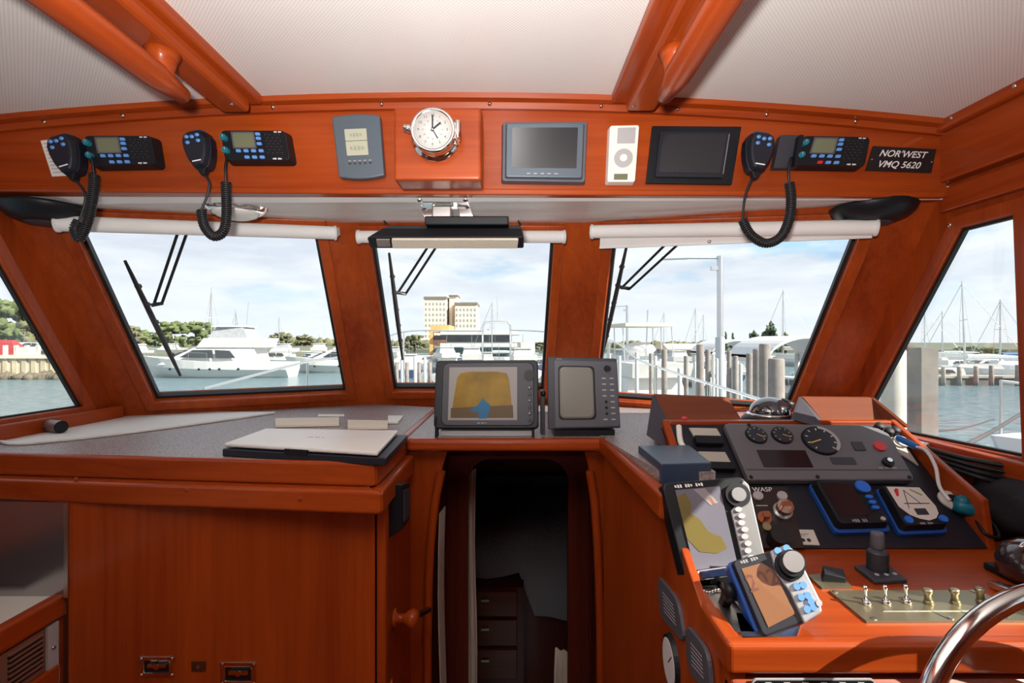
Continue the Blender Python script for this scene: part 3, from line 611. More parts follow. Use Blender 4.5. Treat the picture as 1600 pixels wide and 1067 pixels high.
MB(WZ).box(-.27, -.25, .952, 1.2, -2.1, zz - .085).build('end_panel', t, bevel=.002)
MB(WZ).box(-.265, -.246, .949, .975, -1.55, zz - .085).build('corner_post', t, bevel=.004)
done(t)
pf = Plane((0, 1, 0), .952)
def latch(q, label, nm='flush_latch'):
    f = pxface(pf, *q); t = thing(nm, label, 'latch', 'chrome flush latches in the port cabinet')
    m = MB(chrome); m.ring([f.p(*c) for c in ((0, 0), (1, 0), (1, 1), (0, 1))], [f.p(*c) for c in ((.14, .2), (.86, .2), (.86, .8), (.14, .8))], f.n * .003); m.build('plate', t, bevel=.001)
    m = MB(mat('latch_recess', (.02, .018, .018), .3, .5)); f.rr(m, .14, .2, .86, .8, -.004, .0005); m.build('recess', t)
    m = MB(chrome); f.rr(m, .25, .33, .8, .52, .001, .005, .002); f.disc(m, .52, .45, .006, .001, .006); m.build('pull_ring', t)
    for u, v in ((.06, .1), (.94, .1), (.06, .9), (.94, .9)): m = MB(steel); f.disc(m, u, v, .002, .003, .0042, seg=10); m.build('screw', t)
    return done(t)
latch(((219, 1025), (273, 1025), (273, 1056), (219, 1056)), 'chrome flush latch with open recess, left one in the port cabinet')
latch(((345, 1033), (401, 1033), (401, 1070), (345, 1070)), 'chrome flush latch cut by the lower picture edge in the port cabinet')
f = pxface(pf, (300, 1033), (322, 1033), (322, 1048), (300, 1048)); t = thing('keyhole_plate', 'small brown metal plate between the two flush latches', 'lock plate')
m = MB(mat('bronze_plate', (.16, .07, .035), .35, .7)); f.rr(m, 0, 0, 1, 1, 0, .002, .001); m.build('plate', t); m = MB(steel); f.disc(m, .5, .5, .003, .002, .004); m.build('stud', t); done(t)
# black vent box and door knob on the end panel
pe = Plane((1, 0, 0), -.25)
f = Face(V((-.25, .975, P(0, 765, .93).z - .0)), V((-.25, 1.07, P(0, 762, 1.02).z)), V((-.25, 1.07, P(0, 832, 1.02).z)), V((-.25, .975, P(0, 850, .95).z))); f.n = V((1, 0, 0))
t = thing('wall_switch_box', 'black wedge-shaped box on the end panel of the port cabinet', 'switch box')
m = MB(black); m.loft([f.p(u, v, 0) for u, v in ((0, 0), (1, 0), (1, 1), (0, 1))], [f.p(u, v, .028) for u, v in ((.12, .04), (.88, .04), (.88, .86), (.12, .86))]); m.build('box', t, bevel=.002)
m = MB(dgrey); f.rr(m, .2, .15, .8, .75, .028, .030); m.build('grille', t); done(t)
t = thing('lever_handle', 'turned wooden lever handle on the passage side of the port cabinet', 'handle')
kz = -(966 - CY) / F * 1.03
m = MB(WX); m.lathe([(.020, 0), (.020, .004), (.010, .008), (.009, .022), (.016, .030), (.019, .040), (.015, .050), (.004, .054)], (-.25, 1.03, kz), (1, 0, 0), 24); m.build('knob', t)
m = MB(mat('dark_bronze', (.08, .04, .03), .35, .6)); m.bar((-.212, 1.03, kz), (-.190, 1.12, kz - .03), .012, .010); m.build('lever', t, bevel=.002); done(t)
# galley on the port side
t = thing('galley_cabinet', 'galley unit with white worktop and louvred wood front in the lower left corner', 'cabinet')
gx = -.885; gz = -.5
MB(mat('cream_laminate', (.62, .58, .52), .4)).box(-1.2, gx - .015, .2, .97, gz - .02, gz).build('worktop', t)
MB(WY).box(gx - .02, gx + .005, .2, .965, gz - .040, gz + .003).build('worktop_edging', t, bevel=.006, seg=3)
MB(WY).box(gx - .03, gx - .005, .2, .965, -1.5, gz - .04).build('frame', t)
for z in (gz - .062, gz - .157): 
    pass
def louv(y0, y1, z0, z1, nm):
    m = MB(mat('brown_louvre_panel', (.20, .09, .06), .5)); m.box(gx - .008, gx - .002, y0, y1, z0, z1); ng = max(1, int((y1 - y0) / .075)); gw = (y1 - y0) / ng
    for g in range(ng):
        for k in range(7):
            zq = z0 + (z1 - z0) * (.14 + .115 * k); m.box(gx - .002, gx + .001, y0 + g * gw + .008, y0 + (g + 1) * gw - .008, zq, zq + .004, black)
            m.box(gx - .002, gx + .003, y0 + g * gw + .008, y0 + (g + 1) * gw - .008, zq + .004, zq + .007, MATS['brown_louvre_panel'])
    m.build(nm, t)
louv(.3, .925, gz - .125, gz - .045, 'louvre_panel'); MB(WY).box(gx - .02, gx + .004, .2, .95, gz - .165, gz - .128).build('rail', t, bevel=.004)
louv(.3, .925, gz - .27, gz - .17, 'louvre_panel'); MB(lgrey).box(gx - .006, gx, .928, .95, gz - .6, gz - .045).build('side_strip', t)
MB(chrome).lathe([(.004, 0), (.003, .003)], (gx, .938, gz - .09), (1, 0, 0), 10).build('screw', t); done(t)
MB(mat('brushed_splashback', (.46, .45, .46), .22, .9, var=.1, vscale=2)).box(-1.2, -.868, .955, .96, gz, zz - .085).build('steel_splashback', label='brushed steel splashback above the galley worktop', cat='splashback')
MB(steel).box(-.874, -.866, .948, .956, gz, zz - .085).build('splashback_strip', label='narrow bright metal strip at the right edge of the steel splashback', cat='trim strip')
t = thing('hob', 'black hob corner on the white galley worktop', 'hob'); MB(black).box(-1.19, -.985, .55, .925, gz, gz + .010).build('glass_top', t, bevel=.002)
MB(steel).box(-1.195, -.98, .545, .93, gz - .0, gz + .003).build('rim', t); done(t)
# centre ledge
t = thing('centre_ledge', 'dash ledge with rounded wood edge above the companionway', 'shelf')
MB(lam).prism([V((-.268, 1.17, zz - .002)), V((.215, 1.17, zz - .002)), V((.215, 1.79, zz - .002)), V((-.268, 1.79, zz - .002))], (0, 0, -.02)).build('laminate_top', t)
MB(WX).prism([V((-.250, 1.150, zz - .001)), V((.215, 1.150, zz - .001)), V((.215, 1.18, zz - .001)), V((-.250, 1.18, zz - .001))], (0, 0, -.030)).build('edging', t, bevel=.010, seg=4); done(t)
# starboard dash
t = thing('starboard_dash', 'speckled dash top with sloping wood edge on the starboard side', 'counter')
MB(lam).prism([V((.215, 1.17, zz)), V((.262, .86, zz)), V((.36, .86, zz)), V((.36, 1.10, zz)), V((.98, 1.10, zz)), V((.98, 1.44, zz)), V((.216, 1.79, zz))], (0, 0, -.02)).build('laminate_top', t)
MB(WY).loft([V((.205, 1.17, zz + .001)), V((.225, 1.17, zz + .001)), V((.225, 1.17, zz - .032)), V((.205, 1.17, zz - .032))], [V((.243, .80, zz - .02)), V((.268, .80, zz - .02)), V((.268, .80, zz - .065)), V((.243, .80, zz - .065))]).build('edging', t, bevel=.006, seg=3)
done(t)
MB(WZ).prism([V((.222, 1.18, zz - .03)), V((.262, .80, zz - .06)), V((.262, .62, -.40)), V((.262, .62, -1.55)), V((.222, 1.18, -1.55))], (.012, 0, 0)).build('starboard_passage_panel', label='varnished wood panel on the starboard side of the companionway', cat='panel', bevel=.002)
WDK = wood('shaded_wood', 'z', (.075, .012, .006), (.12, .022, .010), .4, .1)  # cabin wood with the companionway's shade put into its colour
# companionway bulkheads
def arch(x0, x1, zt, z0, Y, xo0, xo1, zo, name, label, th=.03, rad=.08, m=WZ):
    """board with an arched opening xo0..xo1 whose crown is at zo"""
    inner = [V((xo0, Y, z0))] + [V((xo0 + rad * (1 - math.cos(a)), Y, zo - rad + rad * math.sin(a))) for a in [math.pi / 2 * k / 8 for k in range(9)]] + [V((xo1 - rad * (1 - math.cos(a)), Y, zo - rad + rad * math.sin(a))) for a in [math.pi / 2 * (8 - k) / 8 for k in range(9)]] + [V((xo1, Y, z0))]
    mb = MB(m); nI = len(inner)
    outer = [V((x0, Y, z0))] + [V((x0, Y, zo - rad + rad * k / 8)) for k in range(8)] + [V((x0, Y, zt))] + [V((x1, Y, zt))] + [V((x1, Y, zo - rad + rad * (7 - k) / 8)) for k in range(8)] + [V((x1, Y, z0))]
    for i in range(nI - 1):
        mb.prism([outer[i], outer[i + 1], inner[i + 1], inner[i]], (0, th, 0))
    return mb, inner
x_ = lambda px, Y: (px - 800) / F * Y
z_ = lambda py, Y: -(py - CY) / F * Y
t = thing('door_1', 'varnished wood companionway arch under the centre ledge', None, kind='structure')
A_ = [(668, 1500), (668, 1040), (669, 960), (671, 890), (675, 830), (681, 780), (690, 735), (698, 706)]; B_ = [(938, 1500), (938, 1040), (937, 960), (935, 890), (932, 830), (928, 780), (921, 735), (914, 706)]
PB = Plane((0, 1, 0), 1.2); ia = [PB.hit(*q) for q in A_]; ib = [PB.hit(*q) for q in B_]
mb = MB(WZ)
for pts_, xo in ((ia, -.27), (ib, .235)):
    for k in range(len(pts_) - 1): mb.prism([V((xo, 1.2, pts_[k].z)), pts_[k], pts_[k + 1], V((xo, 1.2, pts_[k + 1].z))], (0, .03, 0))
mb.build('bulkhead', t)
for pts_ in (ia, ib): MB(WZ).tube(smooth([p + V((0, -.004, 0)) for p in pts_[:-1]], 5), .011, 10).build('arch_molding', t)
done(t)
t = thing('door_2', 'inner arched door frame behind the companionway arch', None, kind='structure')
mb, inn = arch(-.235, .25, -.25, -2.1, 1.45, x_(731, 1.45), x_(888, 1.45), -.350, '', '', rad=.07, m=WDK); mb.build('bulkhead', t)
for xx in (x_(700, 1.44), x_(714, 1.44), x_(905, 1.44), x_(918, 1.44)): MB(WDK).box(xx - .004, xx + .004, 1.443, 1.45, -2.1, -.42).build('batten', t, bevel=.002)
done(t)
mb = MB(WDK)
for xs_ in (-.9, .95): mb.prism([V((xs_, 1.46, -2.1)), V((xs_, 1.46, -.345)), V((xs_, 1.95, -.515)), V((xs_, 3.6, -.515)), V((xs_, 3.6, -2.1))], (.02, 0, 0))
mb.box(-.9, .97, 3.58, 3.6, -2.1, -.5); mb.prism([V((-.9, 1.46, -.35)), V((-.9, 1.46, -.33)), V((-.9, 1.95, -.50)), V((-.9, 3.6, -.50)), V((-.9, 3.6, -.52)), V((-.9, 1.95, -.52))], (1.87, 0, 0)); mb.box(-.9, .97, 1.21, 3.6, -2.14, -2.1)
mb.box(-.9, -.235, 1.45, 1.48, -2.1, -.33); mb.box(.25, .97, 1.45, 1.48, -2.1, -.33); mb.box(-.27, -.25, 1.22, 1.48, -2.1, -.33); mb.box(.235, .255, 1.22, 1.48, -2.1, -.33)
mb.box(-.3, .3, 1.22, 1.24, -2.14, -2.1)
mb.build('wall_forward_cabin', kind='structure', label='wood lining of the forward cabin, colour darkened for shade')
def curtain(path, z0, z1, amp, nw, label, th=.004):
    mb = MB(cloth); n = 40; (xa, ya), (xb, yb) = path; rows = 14; vs = []
    for j in range(rows + 1):
        z = z0 + (z1 - z0) * j / rows
        for i in range(n + 1):
            u = i / n; q = amp * math.sin(u * nw * 2 * math.pi); sw = .35 + .65 * (1 - j / rows) if False else 1
            vs.append(V((xa + (xb - xa) * u + .004 * math.sin(j * .9), ya + (yb - ya) * u + q, z)))
    fs = [[j * (n + 1) + i, j * (n + 1) + i + 1, (j + 1) * (n + 1) + i + 1, (j + 1) * (n + 1) + i] for j in range(rows) for i in range(n)]
    mb.add(vs, fs, None, True); o = mb.build('curtain', label=label, cat='curtain', group='cabin curtains'); s_ = o.modifiers.new('thick', 'SOLIDIFY'); s_.thickness = .003; return o
curtain(((x_(724, 1.49), 1.50), (x_(744, 1.53), 1.53)), -2.0, -.40, .006, 2.5, 'cream curtain drawn back at the left of the inner door frame')
curtain(((x_(686, 1.3), 1.30), (x_(693, 1.34), 1.36)), -2.0, -.46, .004, 1.5, 'narrow cream curtain edge left inside the companionway arch')
curtain(((x_(868, 1.6), 1.62), (x_(890, 1.6), 1.60)), -2.0, -1.02, .006, 2, 'pale curtain tail low at the right of the inner door frame')
# bed and drawers
t = thing('cabin_bed', 'double bed with pale quilted bedspread in the forward cabin', 'bed')
m = MB(quilt); nx, ny = 26, 20; vs = []
for j in range(ny + 1):
    for i in range(nx + 1):
        u = i / nx; v = j / ny; x = -.86 + 1.78 * u; y = 2.16 + 1.35 * v
        z = -.83 + .05 * math.sin(v * 3) + .012 * mnoise.noise(V((x * 6, y * 6, 0)))
        if j == 0: z = -1.02 - (.20 if x > .05 else .0) + .02 * math.sin(x * 14); y = 2.13
        if j == 1: y = 2.15; z -= .02
        vs.append(V((x, y, z)))
m.add(vs, [[j * (nx + 1) + i, j * (nx + 1) + i + 1, (j + 1) * (nx + 1) + i + 1, (j + 1) * (nx + 1) + i] for j in range(ny) for i in range(nx)], None, True); m.build('bedspread', t)
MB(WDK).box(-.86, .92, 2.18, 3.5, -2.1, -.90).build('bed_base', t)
m = MB(white); m.blob((0, 3.3, -.72), .35, .16, .07, sub=3); m.build('pillow', t)
done(t)
t = thing('drawer_unit', 'small set of wood drawers below the bed', 'drawers')
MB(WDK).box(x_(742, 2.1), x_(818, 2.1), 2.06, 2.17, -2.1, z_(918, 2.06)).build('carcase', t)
DW = wood('drawer_teak', 'x', (.10, .022, .008), (.17, .038, .012), .4, .1)
for y0, y1 in ((924, 962), (968, 1008), (1014, 1060)):
    d = MB(DW).box(x_(746, 2.05), x_(808, 2.05), 2.045, 2.06, z_(y1, 2.05), z_(y0, 2.05)).build('drawer', t, bevel=.003)
    MB(brass).box(x_(752, 2.04), x_(764, 2.04), 2.035, 2.046, z_((y0 + y1) / 2, 2.04) + .01, z_((y0 + y1) / 2, 2.04) + .018).build('pull', d)
done(t)
# ---------------------------------------------------------------- monitors on the ledge
fz = zz - .002
def stand(px0, px1, Y, m, t, d=.06):
    MB(m).box(x_(px0, Y), x_(px1, Y), Y, Y + d, fz, fz + .014).build('stand', t, bevel=.002)
Ya = 1.18
f = Face(P(680, 562, Ya + .03), P(842, 561, Ya + .03), P(843, 671, Ya), P(676, 671, Ya)); t = thing('chart_display', 'wide dark-framed chart display on the centre ledge, screen painted with a yellow reflection', 'display')
m = MB(black); f.rr(m, 0, 0, 1, 1, -.035, .006, .010, inset=.003); m.build('housing', t, bevel=.002)
m = MB(dgrey); f.rr(m, .08, .05, .95, .95, .006, .010, .014, inset=.002); m.build('bezel', t)
m = MB(mat('screen_silver', (.30, .28, .27), .4, spec=.2)); f.rr(m, .145, .12, .79, .87, .010, .0105); ol = mat('reflection_yellow', (.26, .15, .006), .4, spec=.2, var=.35, vscale=14)
bl = mat('reflection_blue', (.01, .12, .26), .4, spec=.2)
f.poly(m, [(.22, .28), (.25, .21), (.34, .185), (.60, .185), (.69, .21), (.715, .30), (.75, .84), (.17, .84)], .0105, .0107, ol)  # flat yellow, brown and blue shapes paint a reflection onto the screen
f.poly(m, [(.17, .70), (.75, .66), (.755, .84), (.17, .84)], .0107, .0108, mat('reflection_brown', (.10, .06, .02), .4, spec=.2))
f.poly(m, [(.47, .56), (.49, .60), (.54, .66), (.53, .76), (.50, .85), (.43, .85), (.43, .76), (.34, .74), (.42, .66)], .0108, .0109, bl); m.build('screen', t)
m = MB(black); f.disc(m, .905, .24, .013, .010, .015); m.build('cursor_pad', t)
for k in range(6): m = MB(dgrey if k % 2 else lgrey); f.disc(m, .91, .42 + k * .09, .0045, .010, .0135, m=black); f.disc(m, .905, .415 + k * .09, .002, .0135, .014); m.build('key', t)
m = MB(txt); f.marks(m, 9, .46, .91, .0038, .0103, m=mat('faint_text', (.30, .29, .29), .5)); m.build('lettering', t)
stand(688, 834, Ya + .01, lgrey, t, .05); m = MB(black); m.box(x_(680, Ya), x_(683, Ya), Ya - .006, Ya + .03, fz, fz + .05); m.box(x_(831, Ya), x_(835, Ya), Ya - .006, Ya + .03, fz, fz + .02); m.build('bracket', t); done(t)
f = Face(P(855, 557, Ya + .02), P(964, 560, Ya + .02), P(970, 669, Ya + .005), P(856, 671, Ya + .005)); t = thing('radar_display', 'boxy grey radar display with pale blank tube on the centre ledge', 'display')
m = MB(dgrey); m.loft([f.p(u, v, -.10) for u, v in ((.05, .05), (.95, .05), (.95, .95), (.05, .95))], [f.p(u, v, 0) for u, v in ((0, 0), (1, 0), (1, 1), (0, 1))]); m.build('housing', t, bevel=.003)
m = MB(mgrey); f.rr(m, .10, .05, .98, .97, 0, .004, .004); m.build('front', t)
m = MB(black); f.rr(m, .15, .12, .665, .87, .004, .0055, .010); m.build('tube_surround', t)
m = MB(crt); f.rr(m, .17, .14, .64, .85, .0055, .008, .012, inset=.004); m.build('tube', t)
m = MB(black); f.disc(m, .845, .15, .008, .004, .016, r2=.007); m.build('knob', t)
for k in range(8):
    for j in range(2):
        m = MB(black if (j == 0 and 4 <= k < 7) else lgrey); u = .79 + j * .11; v = .29 + k * .083
        if j == 0 and 4 <= k < 7: f.disc(m, u + .02, v, .003, .004, .009)
        else: f.rr(m, u - .025, v - .008, u + .03, v + .008, .004, .005)
        m.build('key', t)
m = MB(txt); f.marks(m, 6, .17, .03, .003, .0045, m=MATS['faint_text']); m.build('lettering', t)
MB(black).box(x_(866, Ya), x_(962, Ya), Ya + .01, Ya + .10, fz, fz + .016).build('stand', t); MB(dgrey).box(x_(846, Ya), x_(853, Ya), Ya + .03, Ya + .06, fz, fz + .11).build('bracket', t, bevel=.002)
MB(black).lathe([(.007, 0), (.006, .006)], (x_(850, Ya), Ya + .03, z_(617, Ya)), (0, -1, 0), 12).build('clamp_knob', t); done(t)
# ---------------------------------------------------------------- papers on the port dash
ZP = Plane((0, 0, 1), zz + .0012)
def sheet(pts, z, name, label, cat, m=paper, th=.001, curl=None):
    pl = Plane((0, 0, 1), z); mb = MB(m); mb.prism([pl.hit(*q) for q in pts], (0, 0, th)); return mb.build(name, label=label, cat=cat)
sheet(((0, 690), (34, 694), (300, 664), (431, 644), (330, 643), (180, 647), (100, 657), (0, 670)), zz + .001, 'chart_sheet', 'large white paper chart lying along the port window', 'chart')
m = MB(paper); pl_ = Plane((0, 0, 1), zz + .004); a_ = [pl_.hit(*q) for q in ((2, 690), (36, 693), (160, 681), (300, 663), (428, 645))]
m.tube(smooth(a_, 6), .004, 8); m.build('chart_roll_edge', label='curled front edge of the white paper chart on the port dash', cat='chart edge')
t = thing('chart_tube', 'brown tube lying across the paper chart at the left', 'tube')
c0, c1 = Plane((0, 0, 1), zz + .018).hit(96, 667), Plane((0, 0, 1), zz + .018).hit(0, 672); c1 = c0 + (P(44, 658, 1.27) - c0).normalized() * .12
cb = V((c1.x, c1.y, zz + .018)); m = MB(mat('brown_tube', (.17, .10, .09), .35)); rO = .015
m.tube([c0, cb], rO, 20, cap=False); m.build('tube', t); MB(black).tube([c0 + (cb - c0) * .01, cb], rO * .86, 16).build('bore', t)
MB(MATS['brown_tube']).tube([cb + V((-.12, .01, 0)), cb + V((.03, .03, 0))], .010, 14).build('cross_tube', t); done(t)
t = thing('map_case', 'flat white plastic case with black base on the port dash corner', 'case')
zt = zz + .026; q = [Plane((0, 0, 1), zt).hit(*p) for p in ((350, 692), (415, 669), (622, 672), (590, 706))]
m = MB(mat('white_lid', (.78, .76, .72), .4)); m.prism(q, (0, 0, -.008)); m.build('lid', t, bevel=.003)
q2 = [V((p.x, p.y, zz + .0005)) for p in q]; q2 = [q2[0] + V((.0, -.006, 0)), q2[1], q2[2] + V((.022, 0, 0)), q2[3] + V((.016, -.004, 0))]; m = MB(navy); m.prism(q2, (0, 0, .015)); m.build('base', t, bevel=.002)
fr = Face(q[0] + V((0, 0, -.008)), q[3] + V((0, 0, -.008)), V((q[3].x, q[3].y, zz + .004)), V((q[0].x, q[0].y, zz + .004)))
m = MB(black); fr.rr(m, .42, -.3, .57, .5, 0, .004); m.build('clasp', t)
m = MB(ink); ft = Face(q[1], q[2], q[3], q[0]); ft.n = V((0, 0, 1)); ft.marks(m, 9, .5, .50, .006, .0004, mat('grey_print', (.25, .24, .24), .7)); m.build('lettering', t); done(t)
t = thing('paper_slips', 'loose white slips and clear box behind the white case', 'papers')
def slab(pts, z, h, m, nm):
    MB(m).prism([Plane((0, 0, 1), z).hit(*q) for q in pts], (0, 0, h)).build(nm, t, bevel=.001)
slab(((430, 668), (430, 657), (530, 655), (530, 666)), zz + .001, .007, mat('manila_card', (.72, .62, .50), .7), 'card'); slab(((543, 671), (543, 660), (606, 661), (606, 671)), zz + .001, .008, MATS['manila_card'], 'card')
slab(((497, 651), (497, 648), (538, 648), (538, 651)), zz + .001, .002, paper, 'slip'); slab(((606, 662), (606, 652), (630, 652), (622, 662)), zz + .001, .006, paper, 'slip')
m = MB(white); m.blob(P(553, 649, 1.58) * 1.0, .028, .022, .010, seed=4, rough=.5, sub=2); m.build('crumpled_paper', t); m = MB(white); m.tube([P(528, 663, 1.45), P(568, 648, 1.58)], .003, 8); m.build('pen', t); done(t)
# ---------------------------------------------------------------- helm console
ZD = -.37
PZD = Plane((0, 0, 1), ZD)
PI = Plane((0, -.832, 1), -1.0855)
t = thing('helm_console', 'varnished wood helm console with sunlit top at the lower right', 'console')
MB(WX).box(.272, .98, .605, .90, ZD - .03, ZD).build('top_board', t)
MB(WX).box(.262, .98, .590, .612, ZD - .036, ZD + .003).build('front_edging', t, bevel=.007, seg=4)
MB(WY).loft([V((.262, .60, ZD + .003)), V((.286, .60, ZD + .003)), V((.286, .60, ZD - .036)), V((.262, .60, ZD - .036))], [V((.262, .86, ZD + .012)), V((.282, .86, ZD + .012)), V((.282, .86, ZD - .036)), V((.262, .86, ZD - .036))]).build('side_edging', t, bevel=.006, seg=3)
MB(WX).box(.27, .98, .615, .64, -1.55, ZD - .03).build('front_panel', t)
MB(WX).box(.268, .98, .596, .62, ZD - .075, ZD - .045).build('lower_rail', t, bevel=.008, seg=3)
MB(WZ).box(.268, .29, .600, .63, -1.55, ZD - .03).build('corner_post', t, bevel=.004)
MB(WZ).box(.270, .285, .62, .92, -1.55, ZD - .03).build('side_panel', t)
done(t)
ps = Plane((1, 0, 0), .2605)
def sideface(pts):
    q = [ps.hit(*p) for p in pts]; f = Face(*q); f.n = V((-1, 0, 0)); return f
for i, (pts, label) in enumerate(((((1032, 897), (1064, 938), (1076, 1008), (1036, 962)), 'grey rounded instrument plate, upper one on the side of the helm console'), (((1076, 972), (1112, 1018), (1118, 1090), (1080, 1048)), 'grey rounded instrument plate, lower one on the side of the helm console'))):
    f = sideface(pts); t = thing('side_instrument', label, 'instrument', 'instruments on the side of the helm console')
    m = MB(mgrey); f.rr(m, 0, 0, 1, 1, 0, .006, .02); m.build('plate', t, bevel=.001)
    m = MB(lgrey)
    for k in range(6): f.rr(m, .25, .28 + k * .09, .75, .30 + k * .09, .006, .0063)
    m.build('print', t); done(t)
f = sideface(((1040, 988), (1068, 1030), (1071, 1085), (1042, 1040))); t = thing('round_gauge', 'round white-faced gauge in a black rim on the side of the helm console', 'gauge')
m = MB(black); f.disc(m, .5, .5, .038, 0, .010, seg=32, ry=.044, r2=.034); m.build('rim', t); m = MB(white); f.disc(m, .5, .5, .030, .010, .0105, seg=32, ry=.035); m.build('dial', t)
m = MB(ink); f.line(m, .5, .5, .7, .2, .002, .0105, .011); m.build('needle', t); done(t)
# switch panel at the bottom edge
pfas = Plane((0, 1, 0), .5945)
f = pxface(pfas, (1174, 1059), (1366, 1059), (1366, 1125), (1174, 1125)); t = thing('switch_panel', 'black switch panel with pale border cut by the lower picture edge', 'switch panel')
m = MB(lgrey); f.rr(m, 0, 0, 1, 1, 0, .002, .006); m.build('border', t); m = MB(black); f.rr(m, .012, .03, .988, .97, .002, .0035, .005); m.build('plate', t)
for k in range(6): m = MB(lgrey); f.rr(m, .10 + k * .15, .06, .15 + k * .15, .14, .0035, .006); m.build('switch', t)
done(t)
# sloping instrument stand
t = thing('instrument_stand', 'sloping black instrument board in a wooden stand on the helm console', 'instrument board')
x0, x1 = .336, .852
m = MB(WX); m.loft([V((x0, .862, ZD)), V((x0, 1.085, -.192)), V((x0, 1.15, -.192)), V((x0, 1.15, ZD))], [V((x1, .862, ZD)), V((x1, 1.085, -.192)), V((x1, 1.15, -.192)), V((x1, 1.15, ZD))]); m.build('stand', t)
bd = pxface(PI, (1062, 668), (1388, 672), (1552, 857), (1094, 857))
q = [V((x0 + .015, .863, ZD + .002)), V((x0 + .015, 1.083, -.186)), V((.842, 1.083, -.186)), V((.842, .863, ZD + .002))]
m = MB(navy); m.prism(q, PI.n.normalized() * .003); m.build('board', t)
MB(WX).box(x0 + .012, .845, 1.080, 1.10, -.200, -.176).build('top_rail', t, bevel=.004)
MB(WY).loft([V((x0, .862, ZD)), V((x0 + .016, .862, ZD)), V((x0 + .016, .862, ZD + .018)), V((x0, .862, ZD + .018))], [V((x0, 1.09, -.20)), V((x0 + .016, 1.09, -.20)), V((x0 + .016, 1.09, -.174)), V((x0, 1.09, -.174))]).build('side_rail', t, bevel=.003)
MB(WY).prism([V((.845, .862, ZD)), V((.845, .875, -.285)), V((.845, 1.09, -.174)), V((.845, 1.11, -.20)), V((.845, 1.11, ZD))], (.014, 0, 0)).build('cheek', t, bevel=.003)
done(t)
N0 = .003
class OF(Face): pass
def inst(tl, tr, br, bl, off=N0):
    pl = Plane(PI.n, PI.c + off * PI.n.length); f = pxface(pl, tl, tr, br, bl); return f
# main gauge panel
f = inst((1128, 668), (1376, 672), (1424, 757), (1166, 757), .004); t = thing('engine_gauge_panel', 'wide grey engine gauge panel with round dials and red button', 'gauge panel')
m = MB(mat('panel_grey', (.135, .13, .145), .42)); f.poly(m, [(0, .03), (.03, 0), (.86, .0), (.95, .05), (1.0, .16), (1.0, .93), (.99, 1), (0, 1)], 0, .016); m.build('panel', t, bevel=.003)
m = MB(dgrey); f.rr(m, .01, .83, .99, .845, .016, .0163); f.rr(m, .55, .62, .70, .75, .016, .0165, .004); m.build('seams', t)
def gauge(fc, u, v, r, par, nv, lab=True):
    m = MB(black); fc.disc(m, u, v, r, .016, .021, seg=32, r2=r * .96); fc.disc(m, u, v, r * .9, .021, .0212, m=mat('gauge_dial', (.025, .035, .05), .3), seg=32); m.build('gauge', par)
    m = MB(cream)
    for k in range(9):
        a = math.radians(-140 + 35 * k); s_, c_ = math.sin(a), -math.cos(a); fc.line(m, u + .68 * r * s_ / fc.W, v + .68 * r * c_ / fc.Hh, u + .82 * r * s_ / fc.W, v + .82 * r * c_ / fc.Hh, r * .05, .0212, .0216)
    a = math.radians(nv); fc.line(m, u, v, u + .7 * r * math.sin(a) / fc.W, v - .7 * r * math.cos(a) / fc.Hh, r * .07, .0216, .022, mat('needle', (.75, .45, .12), .5)); m.build('gauge_markings', par)
gauge(f, .165, .24, .022, t, 120); gauge(f, .325, .24, .022, t, 115); gauge(f, .545, .33, .037, t, -110)
m = MB(lgrey); q = [(math.cos(a), math.sin(a)) for a in [math.radians(-80 + 10 * k) for k in range(14)]]
f.poly(m, [(.545 + .0375 * c / f.W, .33 + .0375 * s / f.Hh) for c, s in q] + [(.545 + .031 * c / f.W, .33 + .031 * s / f.Hh) for c, s in q[::-1]], .0205, .0216); m.build('bezel_arc', t)
m = MB(screen); f.rr(m, .125, .50, .425, .80, .016, .0163); m.build('display', t)
m = MB(dgrey); f.rr(m, .73, .34, .80, .50, .016, .018, .002); m.build('button', t)
m = MB(red); f.disc(m, .895, .42, .0125, .016, .020, seg=20); m.build('red_button', t)
m = MB(black); f.disc(m, .885, .72, .011, .016, .022, seg=20); f.disc(m, .885, .72, .005, .022, .028, m=chrome); m.build('key_switch', t)
for u, v in ((.02, .96), (.42, .955), (.97, .96), (.15, .04)): m = MB(black); f.disc(m, u, v, .004, .016, .0175, seg=10); m.build('screw', t)
m = MB(txt); f.marks(m, 11, .87, .80, .005, .0164, mat('faint_text2', (.40, .40, .42), .5)); m.build('lettering', t); done(t)
# plates beside it
t = thing('label_plate', 'beige plates with black rocker switches left of the engine gauge panel', 'switch plate')
for pts in (((1076, 670), (1119, 671), (1129, 688), (1086, 687)), ((1090, 707), (1132, 708), (1142, 726), (1101, 725))):
    f = inst(*pts); m = MB(mat('beige_plate', (.50, .46, .40), .5)); f.rr(m, 0, 0, 1, 1, 0, .004); m.build('plate', t)
for pts in (((1082, 686), (1126, 687), (1130, 699), (1087, 698)), ((1104, 727), (1144, 728), (1149, 739), (1109, 738))):
    f = inst(*pts); m = MB(black); f.rr(m, 0, 0, 1, 1, 0, .014, .003); m.build('rocker', t, bevel=.001)
done(t)
t = thing('key_plate', 'beige corner plate with black caps and white ring right of the engine gauge panel', 'switch plate')
f = inst((1322, 670), (1400, 676), (1434, 728), (1352, 700)); m = MB(MATS['beige_plate']); f.poly(m, [(0, 0), (1, 0), (1, 1), (.62, .6)], 0, .003); m.build('plate', t)
for px, py in ((1369, 673), (1384, 681), (1394, 679)): c = inst((px, py), (px + 1, py), (px + 1, py + 1), (px, py + 1)).p(0, 0); MB(rubber).lathe([(.009, 0), (.009, .018), (.008, .02)], c, PI.n, 14).build('cap', t)
